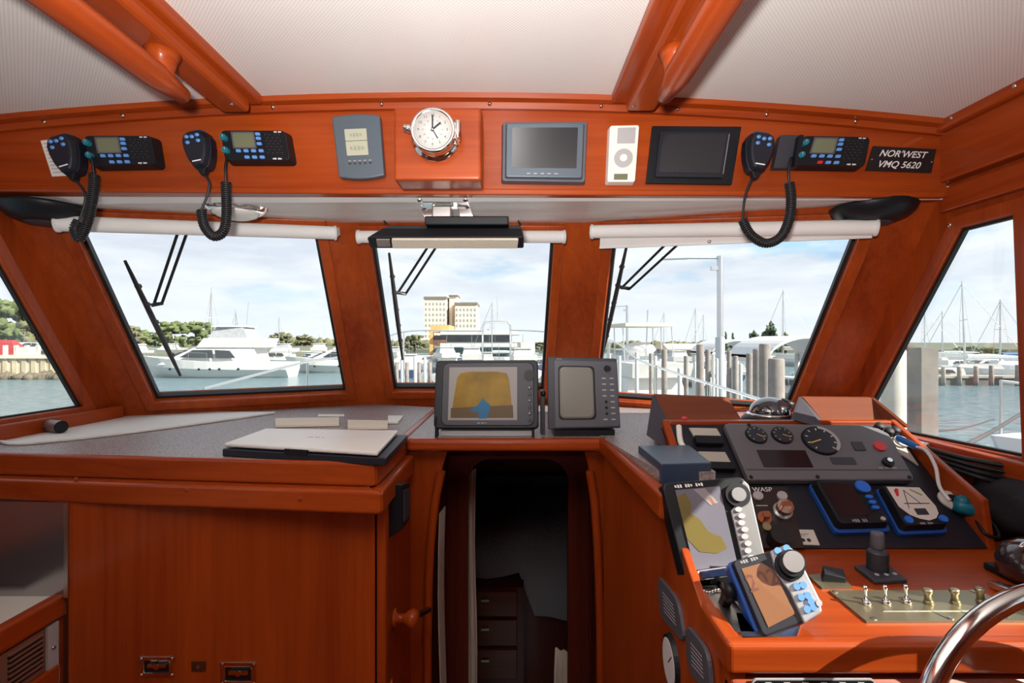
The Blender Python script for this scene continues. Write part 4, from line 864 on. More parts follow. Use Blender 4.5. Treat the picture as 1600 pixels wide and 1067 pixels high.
c = inst((1406, 693), (1407, 693), (1407, 694), (1406, 694)).p(0, 0); m = MB(white); n_ = PI.n.normalized(); a_ = n_.cross(V((1, 0, 0))); m.tube([c + n_ * .008 + (V((1, 0, 0)) * math.cos(q) + a_ * math.sin(q)) * .012 for q in [2 * math.pi * k / 20 for k in range(20)]], .0028, 8, closed=True); m.build('white_ring', t); done(t)
# wasp alarm panel
f = inst((1160, 763), (1228, 763), (1255, 858), (1186, 858)); t = thing('alarm_panel', 'dark brown alarm panel with copper switch and knob beside the chart plotter', 'alarm panel')
m = MB(mat('dark_brown_panel', (.025, .015, .014), .4)); f.rr(m, 0, 0, 1, 1, 0, .005); m.build('panel', t)
m = MB(txt); f.text(m, 'WASP', .42, .05, .010, .0054); m.build('title_lettering', t); m = MB(lgrey); f.line(m, .18, .33, .44, .33, .002, .005, .0054); f.line(m, .62, .33, .86, .33, .002, .005, .0054); m.build('caption_lines', t)
for u in (.27, .82): m = MB(lgrey); f.disc(m, u, .17, .0095, .005, .009, seg=20); m.build('lamp', t)
m = MB(steel); f.disc(m, .72, .44, .018, .005, .012, seg=24); f.disc(m, .72, .44, .015, .012, .026, m=chrome, seg=24); f.rr(m, .60, .40, .84, .48, .026, .034, .003, m=copper); m.build('rotary_knob', t)
m = MB(copper); f.disc(m, .27, .55, .013, .005, .010, seg=18); f.rr(m, .20, .50, .36, .60, .010, .022, .004); f.disc(m, .25, .70, .008, .005, .012, m=brass); m.build('toggle_switch', t)
m = MB(rubber); f.disc(m, .40, .90, .018, .005, .03, seg=20); m.build('black_socket', t); done(t)
f = inst((1216, 828), (1270, 829), (1280, 853), (1226, 851)); t = thing('battery_tag', 'small beige printed plate with three black holes below the alarm panel', 'label plate')
m = MB(mat('beige_plate2', (.60, .56, .50), .5)); f.rr(m, 0, 0, 1, 1, 0, .003); m.build('plate', t); m = MB(ink)
for u in (.40, .57, .74): f.disc(m, u, .70, .0035, .003, .0035, seg=12)
f.line(m, .1, .30, .1, .55, .002, .003, .0034); f.line(m, .3, .3, .8, .3, .0008, .003, .0034); f.line(m, .3, .42, .7, .42, .0008, .003, .0034); m.build('print', t); done(t)
# two small instruments
f = inst((1262, 760), (1344, 762), (1384, 830), (1302, 832)); t = thing('depth_instrument', 'black instrument with dark screen and round blue keys on a blue base', 'instrument')
m = MB(blue); f.rr(m, -.03, .0, 1.03, 1.06, 0, .010, .008); m.build('base', t, bevel=.001); m = MB(black); f.rr(m, 0, 0, 1, 1, .010, .026, .008, inset=.003); m.build('body', t, bevel=.001)
m = MB(screen); f.rr(m, .10, .10, .66, .82, .026, .0265, .001); m.build('screen', t)
m = MB(txt); f.marks(m, 6, .42, .92, .007, .0265, m=mat('faint_text3', (.3, .3, .3), .5)); m.build('lettering', t)
m = MB(mat('bright_blue_key', (.02, .16, .70), .3)); f.disc(m, .84, .18, .013, .026, .030); m.build('arrow_pad', t)
for v in (.42, .54, .66): m = MB(MATS['bright_blue_key']); f.disc(m, .84, v, .007, .026, .030, ry=.004); m.build('key', t)
m = MB(lgrey); f.disc(m, .86, .90, .004, .026, .029); m.build('key', t); done(t)
f = inst((1366, 768), (1430, 770), (1474, 832), (1402, 835)); t = thing('wind_instrument', 'black wind instrument with white dial on a blue base', 'instrument')
m = MB(blue); f.rr(m, -.04, .0, 1.03, 1.06, 0, .010, .008); m.build('base', t, bevel=.001); m = MB(black); f.rr(m, 0, 0, 1, 1, .010, .026, .008, inset=.003); m.build('body', t, bevel=.001)
m = MB(mat('dial_cream', (.70, .64, .60), .4)); f.poly(m, [(.10, .07), (.88, .07), (.95, .55), (.90, .72), (.78, .83), (.60, .88), (.42, .83), (.26, .74), (.12, .55)], .026, .0265); m.build('dial', t)
m = MB(ink); f.line(m, .45, .15, .32, .60, .0012, .0265, .027); f.line(m, .45, .15, .66, .50, .0012, .0265, .027); f.line(m, .28, .48, .85, .48, .0016, .0265, .027); f.rr(m, .42, .60, .68, .75, .0265, .027, .001); m.build('pointer', t)
m = MB(red); f.poly(m, [(.22, .16), (.30, .10), (.34, .13), (.26, .30), (.21, .30)], .0265, .027); m.build('red_sector', t)
m = MB(mat('green_sector', (.25, .35, .12), .5)); f.poly(m, [(.62, .11), (.82, .25), (.80, .29), (.60, .14)], .0265, .027); m.build('green_sector', t)
for u in (.15, .90): m = MB(MATS['bright_blue_key']); f.disc(m, u, .86, .007, .026, .030); m.build('key', t)
m = MB(txt); f.marks(m, 8, .52, .94, .005, .0265, m=MATS['faint_text3']); m.build('lettering', t); done(t)
# socket with teal plug and the white cable
c = inst((1483, 783), (1484, 783), (1484, 784), (1483, 784)).p(0, 0); t = thing('power_socket', 'round cream socket on the sloping board near the wooden cheek', 'socket')
MB(cream).lathe([(.020, 0), (.020, .006), (.016, .010)], c, PI.n, 24).build('cover', t); MB(black).lathe([(.009, .010), (.007, .013)], c, PI.n, 14).build('hole', t); done(t)
c2 = inst((1500, 800), (1501, 800), (1501, 801), (1500, 801)).p(0, 0); n_ = PI.n.normalized(); t = thing('teal_plug', 'teal blue plug lying by the cream socket', 'plug')
m = MB(mat('teal_rubber', (.0, .16, .24), .4)); m.lathe([(.010, -.016), (.014, -.010), (.014, .010), (.008, .018)], c2 + n_ * .016, (1, -.5, -.2), 12); m.lathe([(.010, 0), (.012, .012), (.006, .02)], c2 + n_ * .02, (-.3, .6, .8), 10); m.build('plug', t)
m = MB(black); m.tube(smooth([c2 + n_ * .012 + V(q) for q in ((.015, -.01, -.01), (.03, -.025, -.02), (.02, -.045, -.035), (.0, -.04, -.03), (.005, -.02, -.015))]), .003, 6); m.build('loop', t); done(t)
t = thing('blue_connector', 'bright blue cable connector with white cable at the top of the cheek', 'cable')
a, b = P(1403, 684, 1.03), P(1432, 698, .99); MB(mat('blue_connector', (.01, .14, .50), .35)).tube([a, a.lerp(b, .7), b], .0065, 12).build('connector', t)
MB(mat('white_cable', (.70, .68, .68), .45)).tube(smooth([b, P(1448, 705, .97), P(1462, 730, .945), P(1468, 760, .92), P(1484, 782, .90)]), .0032, 8).build('cable', t); done(t)
# boxes on the dash top
t = thing('small_blue_box', 'small flat blue-grey box on the starboard dash edge', 'box')
zb_ = -.215; pz = Plane((0, 0, 1), zb_); q = [pz.hit(*p) for p in ((997, 696), (1077, 695), (1112, 723), (1033, 725))]
m = MB(mat('blue_grey_paint', (.035, .055, .10), .4)); m.prism(q, (0, 0, -.038)); m.build('box', t, bevel=.002); done(t)
def hopper(B, Lf, Rf, label, Y0=1.19, Y1=1.12, items=()):
    t = thing('wooden_tray', label, 'tray', 'open worn wooden trays on the starboard dash')
    zl = -.193
    tl, tr = P(*B[0], Y0), P(*B[1], Y0); br, bl = P(*B[2], Y1), P(*B[3], Y1)
    MB(WD).prism([tl, tr, br, bl], (0, .008, .002)).build('back_board', t)
    if Lf: a = [P(*Lf[0], Y0), P(*Lf[1], Y1), P(*Lf[2], Y1 - .07), P(*Lf[3], Y1 - .04)]; MB(mat('worn_dark_ply', (.045, .04, .055), .7)).prism(a, (-.005, .002, 0)).build('side_board', t)
    if Rf: a = [P(*Rf[0], Y0), P(*Rf[1], Y1 - .06), P(*Rf[2], Y1)]; MB(WD).prism(a, (.006, 0, .002)).build('side_board', t)
    return t
t = hopper(((1023, 617), (1138, 622), (1164, 664), (1046, 664)), ((1023, 617), (1046, 662), (1040, 698), (1014, 680)), None, 'worn brown wooden tray left of the compass dome'); done(t)
t = hopper(((1255, 621), (1362, 622), (1404, 668), (1292, 665)), ((1252, 620), (1293, 666), (1286, 668), (1240, 655)), ((1362, 622), (1418, 668), (1385, 668)), 'worn brown wooden tray right of the compass dome'); done(t)
t = thing('dash_plinth', 'raised wooden shelf behind the instrument stand', 'shelf'); MB(WX).box(.42, .86, 1.15, 1.36, zz, -.196).build('shelf', t, bevel=.003); done(t)
c = P(1203, 655, 1.19); c.z = -.196; t = thing('compass', 'black dome compass between the two wooden trays', 'compass')
MB(black).lathe([(.064, 0), (.064, .008), (.056, .016), (.050, .019)], c, (0, 0, 1), 36).build('base', t)
MB(chrome).lathe([(.053, .016), (.053, .020), (.048, .022)], c, (0, 0, 1), 36).build('ring', t)
MB(mat('dark_dome', (.015, .015, .02), .04, spec=1.0, coat=1)).lathe([(.047 * math.cos(a), .02 + .040 * math.sin(a)) for a in [math.pi / 2 * k / 10 for k in range(11)]], c, (0, 0, 1), 36).build('dome', t)
m = MB(lgrey)
for k in range(14):
    a = math.radians(180 + 180 * k / 13); m.box(c.x + .044 * math.cos(a) - .001, c.x + .044 * math.cos(a) + .001, c.y + .0445 * math.sin(a) - .001, c.y + .0445 * math.sin(a), c.z + .026, c.z + .034)
m.build('card_marks', t); done(t)
c = P(1224, 630, 1.30); t = thing('clamp_light', 'small black and white clip lamp behind the compass dome', 'lamp')
MB(black).lathe([(.017, 0), (.017, .022)], c + V((.0, -.01, -.012)), (.3, -.2, 1), 18).build('head', t); MB(white).lathe([(.013, 0), (.010, .02), (.004, .034)], c + V((-.012, 0, .0)), (-1, 0, -.2), 14).build('socket', t)
MB(black).tube([c, V((c.x, c.y, -.196))], .004, 8).build('stem', t); done(t)
c = P(1057, 654, 1.11); c.z = -.200; t = thing('red_cable_end', 'small red knob beside the left wooden tray', 'knob'); MB(red).lathe([(.006, 0), (.007, .004), (.003, .007)], V((c.x, 1.06, P(0, 656, 1.06).z)), (0, 0, 1), 14).build('knob', t); MB(cream).tube(smooth([V((c.x - .012, 1.06, -.185)), V((c.x - .02, 1.02, -.215)), V((c.x - .005, 1.0, zz))]), .006, 10).build('cable', t); done(t)
# chart plotter
f = Face(P(1034, 757, .80), P(1164, 746, .80), P(1196, 890, .735), P(1071, 908, .735)); t = thing('chart_plotter', 'large black and silver chart plotter showing an olive coastline', 'chart plotter')
m = MB(black); f.rr(m, -.02, -.02, 1.0, 1.0, -.03, .004, .010, inset=.002); m.build('housing', t, bevel=.002)
m = MB(mat('plotter_silver', (.36, .36, .37), .3, .6)); f.poly(m, [(.72, .36), (.78, .32), (.90, .10), (.95, .04), (1.0, .10), (1.0, .96), (.72, .96)], .004, .010); m.build('key_panel', t, bevel=.002)
m = MB(chrome); f.rr(m, .12, .915, .99, 1.01, .004, .020, .005); m.build('bottom_strip', t, bevel=.002)
m = MB(mat('plotter_sea', (.15, .145, .18), .25)); f.rr(m, .13, .08, .66, .91, .004, .006); m.build('screen', t)
m = MB(mat('plotter_land', (.15, .115, .03), .3)); f.poly(m, [(.13, .16), (.24, .12), (.28, .25), (.24, .34), (.34, .42), (.40, .55), (.54, .62), (.58, .74), (.44, .78), (.24, .74), (.13, .60)], .006, .0065)
f.poly(m, [(.34, .09), (.48, .09), (.60, .26), (.50, .28)], .006, .0065, mat('plotter_grey', (.30, .27, .28), .25)); f.poly(m, [(.50, .2), (.53, .2), (.56, .27), (.53, .27)], .0065, .0068, mat('plotter_rust', (.35, .12, .06), .3)); m.build('chart_image', t)
m = MB(black); f.disc(m, .84, .20, .019, .004, .012, seg=24); f.disc(m, .84, .20, .011, .012, .016, m=MATS['plotter_silver'], seg=20); m.build('cursor_pad', t)
for k in range(8): m = MB(lgrey); f.disc(m, .80 + (k % 2) * .02, .36 + k * .072, .0055, .010, .014, seg=12, ry=.004); m.build('key', t)
m = MB(txt); f.marks(m, 12, .32, .04, .006, .0045); m.build('lettering', t)
m = MB(black); m.box(.30, .36, .735, .80, ZD, ZD + .03); m.bar(f.p(.5, .9, -.02), V((.33, .77, ZD)), .05, .012); m.build('bracket', t); done(t)
t = thing('chain_plate', 'silvery bracket base with beaded chain below the chart plotter', 'bracket'); m = MB(steel); m.prism([PZD.hit(*q) for q in ((1078, 918), (1180, 905), (1210, 990), (1135, 990))], (0, 0, .003)); m.build('plate', t)
m = MB(chrome)
for k in range(9): m.blob(PZD.hit(1100 + k * 4.5, 930 + 2 * math.sin(k)) + V((0, 0, .006)), .0028, .0028, .0028, sub=1, rough=0)
m.build('bead_chain', t); done(t)
# autopilot head
f = Face(P(1140, 878, .665), P(1238, 852, .665), P(1284, 964, .61), P(1190, 1000, .61)); t = thing('autopilot_control', 'tilted blue-backed autopilot head with silver knob and pale blue keys', 'autopilot')
m = MB(blue); f.rr(m, -.05, .0, .96, .98, -.028, .0, .006); m.build('back', t, bevel=.002)
m = MB(navy); f.rr(m, 0, 0, .74, 1, 0, .010, .006, inset=.002); m.build('front', t, bevel=.001)
m = MB(mat('autopilot_silver', (.38, .39, .41), .4, .3)); f.poly(m, [(.60, .02), (.86, -.01), (.96, .10), (1.02, .80), (.98, .95), (.66, 1.0), (.64, .6), (.56, .35)], 0, .014); m.build('key_panel', t, bevel=.002)
m = MB(mat('amber_lcd', (.26, .12, .06), .25)); f.poly(m, [(.10, .14), (.42, .14), (.54, .26), (.60, .86), (.14, .90)], .010, .0108); m.build('screen', t)
m = MB(mat('lcd_dark_digits', (.16, .05, .035), .4)); f.text(m, '202', .33, .36, .020, .0111, bold=.01); m.build('digits', t)
m = MB(black); f.disc(m, .78, .28, .0185, .014, .019, seg=28); f.disc(m, .80, .27, .0165, .019, .026, m=black, seg=28); f.disc(m, .81, .265, .0135, .026, .030, m=mat('knob_silver', (.5, .5, .5), .25, .9), seg=28, r2=.013); m.build('course_knob', t)
for u, v in ((.70, .05), (.84, .045), (.76, .56), (.86, .57), (.76, .70), (.86, .71), (.87, .79), (.77, .86), (.87, .86)): m = MB(lblue if v < .9 else lgrey); f.disc(m, u, v, .0044, .014, .017, seg=12); m.build('key', t)
m = MB(lgrey); f.disc(m, .97, .84, .004, .014, .018, seg=10); m.build('key', t)
m = MB(txt); f.marks(m, 8, .28, .06, .005, .0105, m=MATS['faint_text3']); m.build('lettering', t)
a = f.p(-.05, .35, -.02); m = MB(black); m.bar(a + V((-.008, 0, 0)), V((a.x - .006, a.y + .02, ZD)), .012, .010, (0, 1, 0)); m.lathe([(.012, 0), (.012, .012)], a + V((-.002, 0, 0)), (-1, 0, 0), 14); m.build('yoke', t)
m = MB(steel); m.prism([PZD.hit(*q) for q in ((1150, 960), (1160, 1000), (1245, 998), (1252, 976))], (0, 0, .003)); m.build('yoke_base', t)
m = MB(black); m.tube(smooth([f.p(.3, .6, -.03), V((.33, .66, ZD + .02)), V((.31, .70, ZD + .004)), V((.32, .76, ZD + .004))]), .004, 8); m.build('cable', t); done(t)
# joystick
t = thing('thruster_joystick', 'dark grey ribbed joystick on a small base on the helm console', 'joystick')
q = [PZD.hit(*p) for p in ((1334, 889), (1386, 887), (1418, 912), (1366, 914))]; m = MB(dgrey); m.prism(q, (0, 0, .007)); m.build('base', t, bevel=.002)
c = PZD.hit(1371, 896) + V((0, 0, .007)); pr = []
for k in range(7): pr += [(.0155, k * .0045), (.0125, k * .0045 + .002)]
MB(dgrey).lathe(pr + [(.009, .033)], c, (0, 0, 1), 20).build('bellows', t); MB(mgrey).lathe([(.008, .032), (.0095, .036), (.0095, .056), (.008, .059)], c, (0, 0, 1), 18).build('stick', t)
for px, py in ((1370, 905), (1385, 905), (1398, 904)): m = MB(lgrey); m.lathe([(.0035, 0), (.003, .0015)], PZD.hit(px, py) + V((0, 0, .007)), (0, 0, 1), 10); m.build('indicator', t)
done(t)
t = thing('rocker_switch', 'black rocker switch on a metal plate left of the joystick', 'switch'); q = [PZD.hit(*p) for p in ((1262, 901), (1312, 896), (1332, 921), (1284, 921))]; MB(brass).prism(q, (0, 0, .003)).build('plate', t)
q = [PZD.hit(*p) for p in ((1282, 903), (1318, 903), (1322, 914), (1284, 912))]; m = MB(black); m.loft([p + V((0, 0, .003)) for p in q], [q[0] + V((.004, 0, .020)), q[1] + V((0, 0, .014)), q[2] + V((0, 0, .010)), q[3] + V((.004, 0, .016))]); m.build('rocker', t, bevel=.001); done(t)
# toggle switch plate
t = thing('toggle_switch_panel', 'long satin metal plate with six toggle switches on the helm console', 'switch panel')
q = [PZD.hit(*p) for p in ((1295, 925), (1527, 925), (1630, 973), (1354, 974))]; MB(brass).prism(q, (0, 0, .003)).build('plate', t)
f = Face(*[p + V((0, 0, .003)) for p in q]); f.n = V((0, 0, 1)); m = MB(steel); f.line(m, .17, .70, .98, .70, .002, 0, .001); m.build('ridge', t)
for i, (px, py) in enumerate(((1354, 947), (1385, 946), (1417, 945), (1451, 946), (1493, 946), (1533, 944))):
    c = PZD.hit(px, py) + V((0, 0, .003)); big = i > 2
    m = MB(chrome if not big else brass); m.lathe([(.0065, 0), (.0055, .004), (.004, .006)], c, (0, 0, 1), 12); m.lathe([(.0022, .004), (.0020, .018), (.0032, .021), (.0028, .025), (.001, .026)] if not big else [(.005, .004), (.004, .013), (.006, .016), (.006, .020), (.003, .021)], c, (-.10, 0.0, 1), 12); m.build('toggle', t)
for u, v in ((.03, .06), (.06, .93), (.50, .93), (.95, .06)): m = MB(steel); f.disc(m, u, v, .0035, 0, .0015, seg=10); m.build('screw', t)
for u in (.46, .63, .80): m = MB(ink); f.line(m, u, .72, u + .02, .95, .0008, 0, .0004); m.build('mark', t)
done(t)
# steering wheel
t = thing('steering_wheel', 'chrome steering wheel rim rising into the lower right corner', 'steering wheel')
cw = P(1738, 1240, .50); R = .197; m = MB(chrome); ax1 = V((1, 0, 0)); ax2 = V((0, .18, .984)); ax1.normalize()
m.tube([cw + (ax1 * math.cos(a) + ax2 * math.sin(a)) * R for a in [2 * math.pi * k / 64 for k in range(64)]], .0105, 16, closed=True); m.build('rim', t)
for k in range(3):
    a = math.radians(-30 + 120 * k); d = ax1 * math.cos(a) + ax2 * math.sin(a); MB(steel).tube([cw + d * .03 + V((0, .03, 0)), cw + d * (R - .005)], .007, 10).build('spoke', t)
MB(steel).lathe([(.03, 0), (.035, .02), (.02, .05)], cw + V((0, .0, 0)), (0, 1, 0), 24).build('hub', t); MB(steel).cyl(cw + V((0, .03, 0)), (0, 1, 0), .015, .07).build('shaft', t); done(t)
# engine controls
t = thing('throttle_control', 'dark domed engine control with chrome levers at the right edge', 'engine control')
c = PZD.hit(1605, 912); MB(black).box(c.x - .02, c.x + .08, c.y - .05, c.y + .05, ZD, ZD + .012).build('base', t, bevel=.003)
m = MB(mat('smoked_black', (.03, .015, .015), .15, coat=1)); m.lathe([(.052, 0), (.052, .02), (.044, .040), (.026, .052), (0, .056)], c + V((.022, 0, .01)), (0, 0, 1), 24); m.build('housing', t)
m = MB(chrome); m.tube(smooth([c + V((-.014, -.0, .045)), c + V((-.002, 0, .060)), c + V((.02, 0, .069)), c + V((.06, 0, .072))]), .005, 10); m.build('lever', t)
m = MB(chrome); a, b = PZD.hit(1548, 918), PZD.hit(1606, 950); m.bar(a + V((0, 0, .006)), b + V((.02, -.01, .012)), .016, .010); m.build('chrome_strip', t, bevel=.002); done(t)
t = thing('dark_bag', 'black bag and cables heaped beyond the wooden cheek at the right edge', 'bag')
m = MB(mat('black_cloth', (.012, .013, .018), .8, bump=.5, bscale=30)); m.blob((.960, .93, -.31), .055, .09, .055, sub=3, seed=2, rough=.35); m.build('bag', t)
m = MB(black)
for k in range(4): m.tube(smooth([V((.875, 1.03, -.225 - .008 * k)), V((.91, .98 - .01 * k, -.235 - .01 * k)), V((.955, .93, -.24 - .012 * k))]), .005, 8)
m.build('cables', t); done(t)
MB(WX).box(.860, .98, .985, 1.0, -.40, -.262).build('corner_panel', label='small wood panel in the corner behind the black bag', cat='panel', bevel=.003)
# ---------------------------------------------------------------- outside: water, shore, boats
WZL = -3.5
wm = bpy.data.materials.new('harbour_water'); wm.use_nodes = True; t = wm.node_tree; b_ = t.nodes['Principled BSDF']; b_.inputs['Base Color'].default_value = (.09, .15, .17, 1); b_.inputs['Roughness'].default_value = .12
c_ = t.nodes.new('ShaderNodeTexCoord'); mp_ = t.nodes.new('ShaderNodeMapping'); mp_.inputs['Scale'].default_value = (1, 1.6, 1)
n_ = t.nodes.new('ShaderNodeTexNoise'); n_.inputs['Scale'].default_value = 1.6; n_.inputs['Detail'].default_value = 6; n_.inputs['Roughness'].default_value = .6
bp = t.nodes.new('ShaderNodeBump'); bp.inputs['Strength'].default_value = 1.0; bp.inputs['Distance'].default_value = .22
ra = t.nodes.new('ShaderNodeValToRGB'); ra.color_ramp.elements[0].color = (.08, .14, .17, 1); ra.color_ramp.elements[0].position = .35; ra.color_ramp.elements[1].color = (.20, .29, .32, 1); ra.color_ramp.elements[1].position = .65
t.links.new(c_.outputs['Object'], mp_.inputs[0]); t.links.new(mp_.outputs[0], n_.inputs[0]); t.links.new(n_.outputs['Fac'], bp.inputs['Height']); t.links.new(bp.outputs[0], b_.inputs['Normal']); t.links.new(n_.outputs['Fac'], ra.inputs[0]); t.links.new(ra.outputs[0], b_.inputs['Base Color'])
MB(wm).add([V((-900, -60, WZL)), V((900, -60, WZL)), V((900, 1500, WZL)), V((-900, 1500, WZL))], [[0, 1, 2, 3]]).build('harbour_water', kind='structure', label='rippled harbour water', origin=(0, 0, WZL))
gm = mat('shore_ground', (.11, .12, .085), .9, var=.3, vscale=.05)
MB(gm).prism([V((-900, 150, WZL - 1)), V((900, 150, WZL - 1)), V((900, 1500, WZL - 1)), V((-900, 1500, WZL - 1))], (0, 0, 2.0)).build('far_shore', kind='structure', label='low far shore behind the moored boats')
def W(px, Y, z=WZL): return V((x_(px, Y), Y, z))
TAKEN = []
def berth(px, Y, r):
    """move a boat outward along its bearing until its berth is free"""
    while any((x_(px, Y) - a) ** 2 + (Y - b) ** 2 < (r + c) ** 2 for a, b, c in TAKEN): Y += 2.0
    TAKEN.append((x_(px, Y), Y, r)); return W(px, Y)
# own foredeck and bow rail
t = thing('foredeck', 'white foredeck of the boat ahead of the windscreen', None, kind='structure')
m = MB(paint); dk = [(-1.35, 1.9, -.78), (-1.30, 3.2, -.70), (-1.0, 4.6, -.60), (-.5, 5.8, -.50), (-.19, 6.3, -.47), (.14, 5.8, -.50), (.70, 4.6, -.60), (1.05, 3.2, -.70), (1.12, 1.9, -.78)]
m.prism([V((-1.26, 3.66, -.68)), V((-1.0, 4.6, -.60)), V((-.5, 5.8, -.50)), V((-.19, 6.3, -.47)), V((.14, 5.8, -.50)), V((.70, 4.6, -.60)), V((1.02, 3.66, -.68))], (0, 0, -.12)); m.build('deck', t)
for xa, xb, xc in ((-1.35, -.94, -1.27), (1.13, 1.01, 1.04)): MB(paint).prism([V((xa, 1.9, -.78)), V((xb, 1.9, -.78)), V((xb, 3.66, -.68)), V((xc, 3.66, -.68))], (0, 0, -.12)).build('side_deck', t)
m = MB(paint); m.box(-.93, 1.0, 1.98, 3.65, -.498, -.486); m.box(-.93, -.905, 1.98, 3.65, -.78, -.498); m.box(.975, 1.0, 1.98, 3.65, -.78, -.498); m.box(-.93, 1.0, 3.605, 3.65, -.78, -.498); m.build('trunk_top', t)
done(t)
t = thing('bow_rail', 'polished bow rail and pulpit seen through the windscreen panes', 'railing')
rl = smooth([(-1.30, 2.05, -.20), (-1.22, 2.9, -.12), (-1.10, 3.3, -.085), (-1.0, 4.5, .09), (-.62, 5.6, .12), (-.36, 6, .13)]); rr_ = smooth([(-.02, 6, .14), (.35, 5, .10), (.80, 4.0, .01), (.90, 3.4, -.135), (1.0, 1.95, -.235)])
MB(chrome).tube(rl, .007, 8).build('port_rail', t); MB(chrome).tube(rr_, .008, 8).build('starboard_rail', t)
MB(chrome).tube(smooth([(-.36, 6, -.5), (-.36, 6, .14), (-.34, 6, .22), (-.29, 6, .24), (-.09, 6, .24), (-.04, 6, .22), (-.02, 6, .14), (-.02, 6, -.5)], 6), .012, 8).build('pulpit_hoop', t)
for (x, y, zt, zbm) in ((-1.22, 2.9, -.12, -.72), (-1.10, 3.4, -.08, -.69), (-1.0, 4.5, .09, -.6), (.35, 5, .10, -.57), (.80, 4.0, .01, -.62), (.92, 3.1, -.15, -.68), (.97, 2.4, -.20, -.72)): MB(chrome).tube([(x, y, zt), (x, y, zbm)], .007, 8).build('stanchion', t)
MB(alum).tube([(-.18, 6, .24), (-.18, 6, .56)], .004, 6).build('jackstaff', t); done(t)
# pilings
pm = mat('weathered_timber', (.24, .21, .19), .85, var=.3, vscale=3, bump=.3, bscale=8); pm2 = mat('pale_timber', (.52, .50, .44), .8, var=.15, vscale=2)
def piling(px, Y, py, wpx, label, m=pm, bot=WZL - .3, square=False, grp='timber pilings off the bow'):
    z = z_(py, Y); r = wpx / 2 / F * Y; c = W(px, Y, bot); mb = MB(m)
    if square: mb.box(c.x - r, c.x + r, Y - r, Y + r, bot, z)
    else: mb.lathe([(r * 1.08, 0), (r, (z - bot) * .5), (r * .97, z - bot - .02), (r * .8, z - bot)], c, (0, 0, 1), 14)
    return mb.build('piling', label=label, cat='piling', group=grp)
piling(1442, 5.0, 543, 26, 'square grey timber piling close outside the starboard side window', square=True, grp='pilings beside the starboard window')
piling(1396, 4.6, 545, 34, 'pale cream piling nearest the raked pillar in the starboard side window', pm2, grp='pilings beside the starboard window')
piling(1419, 5.4, 540, 9, 'thin brown post between the cream and the grey piling', mat('brown_timber', (.22, .14, .10), .85, var=.2), square=True, grp='pilings beside the starboard window')
for px, py, w_, Y, lb in ((1195, 537, 17, 9.0, 'tallest timber piling of the close row beside the white boat shed'), (1183, 545, 13, 9.6, 'second timber piling from the right in the close row'), (1171, 552, 10, 10.4, 'leftmost timber piling of the close row beside the boat shed'),
                          (1094, 538, 12, 13, 'timber piling left of the tall lamp post'), (1106, 546, 8, 15, 'thin timber piling just left of the tall lamp post'), (1038, 546, 9, 16, 'timber piling in front of the tan dock building'), (1017, 552, 6, 20, 'thin piling right of the flybridge boat'),
                          (1149, 556, 8, 13, 'short piling under the white boat shed roof'), (1139, 548, 7, 14, 'grey piling right beside the tall lamp post'), (1072, 556, 7, 18, 'short piling between two taller ones'), (1213, 560, 24, 8.4, 'broad dark piling at the boat shed opening')):
    piling(px, Y, py, w_, lb)
wp = mat('white_post', (.55, .55, .52), .5)
for k, (px, py, h_, Y) in enumerate(((952, 552, 5, 14), (968, 556, 5, 16), (995, 550, 6, 15), (1024, 556, 6, 15), (1062, 575, 7, 11), (1120, 560, 5, 11), (1157, 568, 6, 10), (1132, 570, 5, 12), (649, 556, 6, 24), (629, 560, 7, 18), (664, 558, 5, 26), (854, 556, 5, 20), (1086, 566, 5, 15))):
    piling(px, Y, py, h_, ('short white dock post, number of posts from the left seen in the starboard pane: ' if False else 'white dock post ') + ('left of the flybridge boat', 'at the bow of the flybridge boat', 'under the flybridge boat bimini', 'just right of the flybridge boat', 'squat and nearest below the tan building', 'in front of the tall lamp post', 'leaning on the close row of pilings', 'right of the foot of the tall lamp post', 'left of the chart display in the centre pane', 'at the left edge of the centre pane', 'touching the left of the chart display', 'at the right edge of the centre pane', 'beside the piling left of the lamp post')[k], wp, grp='white dock posts')
for k, px in enumerate((620, 636, 655, 672)): piling(px, 30 + k * 3, 566, 6, 'dark short piling under the finger dock, ' + ('first', 'second', 'third', 'fourth')[k] + ' from the left in the centre pane', pm, grp='short dock pilings in the centre pane')
# boats
def sect(L_, B, fr, sheer, n=12):
    out = []
    for i in range(n + 1):
        u = i / n; x = -L_ / 2 + L_ * u; w_ = B / 2 * (.92 + .08 * min(1, u * 3)) * (1 - max(0, (u - .45) / .55) ** 2.2); w_ = max(w_, .02); z = fr + sheer * u ** 2; xr = x
        k = .62 * (1 - max(0, (u - .6) / .4) ** 1.5 * .9); wl = w_ * k + .01; xb = x - (L_ * .10 * u ** 4)
        out.append([V((xr, w_, z)), V((xr - (L_ * .03 * u ** 4), w_ * .96, z * .55)), V((xb, wl, 0)), V((xb, wl * .5, -.3)), V((xb, -wl * .5, -.3)), V((xb, -wl, 0)), V((xr - (L_ * .03 * u ** 4), -w_ * .96, z * .55)), V((xr, -w_, z))])
    return out
def hull(mb, L_, B, fr, sheer, m=None, n=12):
    s_ = sect(L_, B, fr, sheer, n); vs = [p for q in s_ for p in q]; k = 8
    fs = [[i * k + j, i * k + (j + 1) % k, (i + 1) * k + (j + 1) % k, (i + 1) * k + j] for i in range(n) for j in range(k)]
    fs += [list(range(k)), [n * k + j for j in range(k)][::-1]]; mb.add(vs, fs, m)
def house(mb, x0, x1, w0, z0, x2, x3, w1, z1, m=None):
    mb.loft([V((x0, -w0, z0)), V((x1, -w0 * .75, z0)), V((x1, w0 * .75, z0)), V((x0, w0, z0))], [V((x2, -w1, z1)), V((x3, -w1 * .75, z1)), V((x3, w1 * .75, z1)), V((x2, w1, z1))], m)
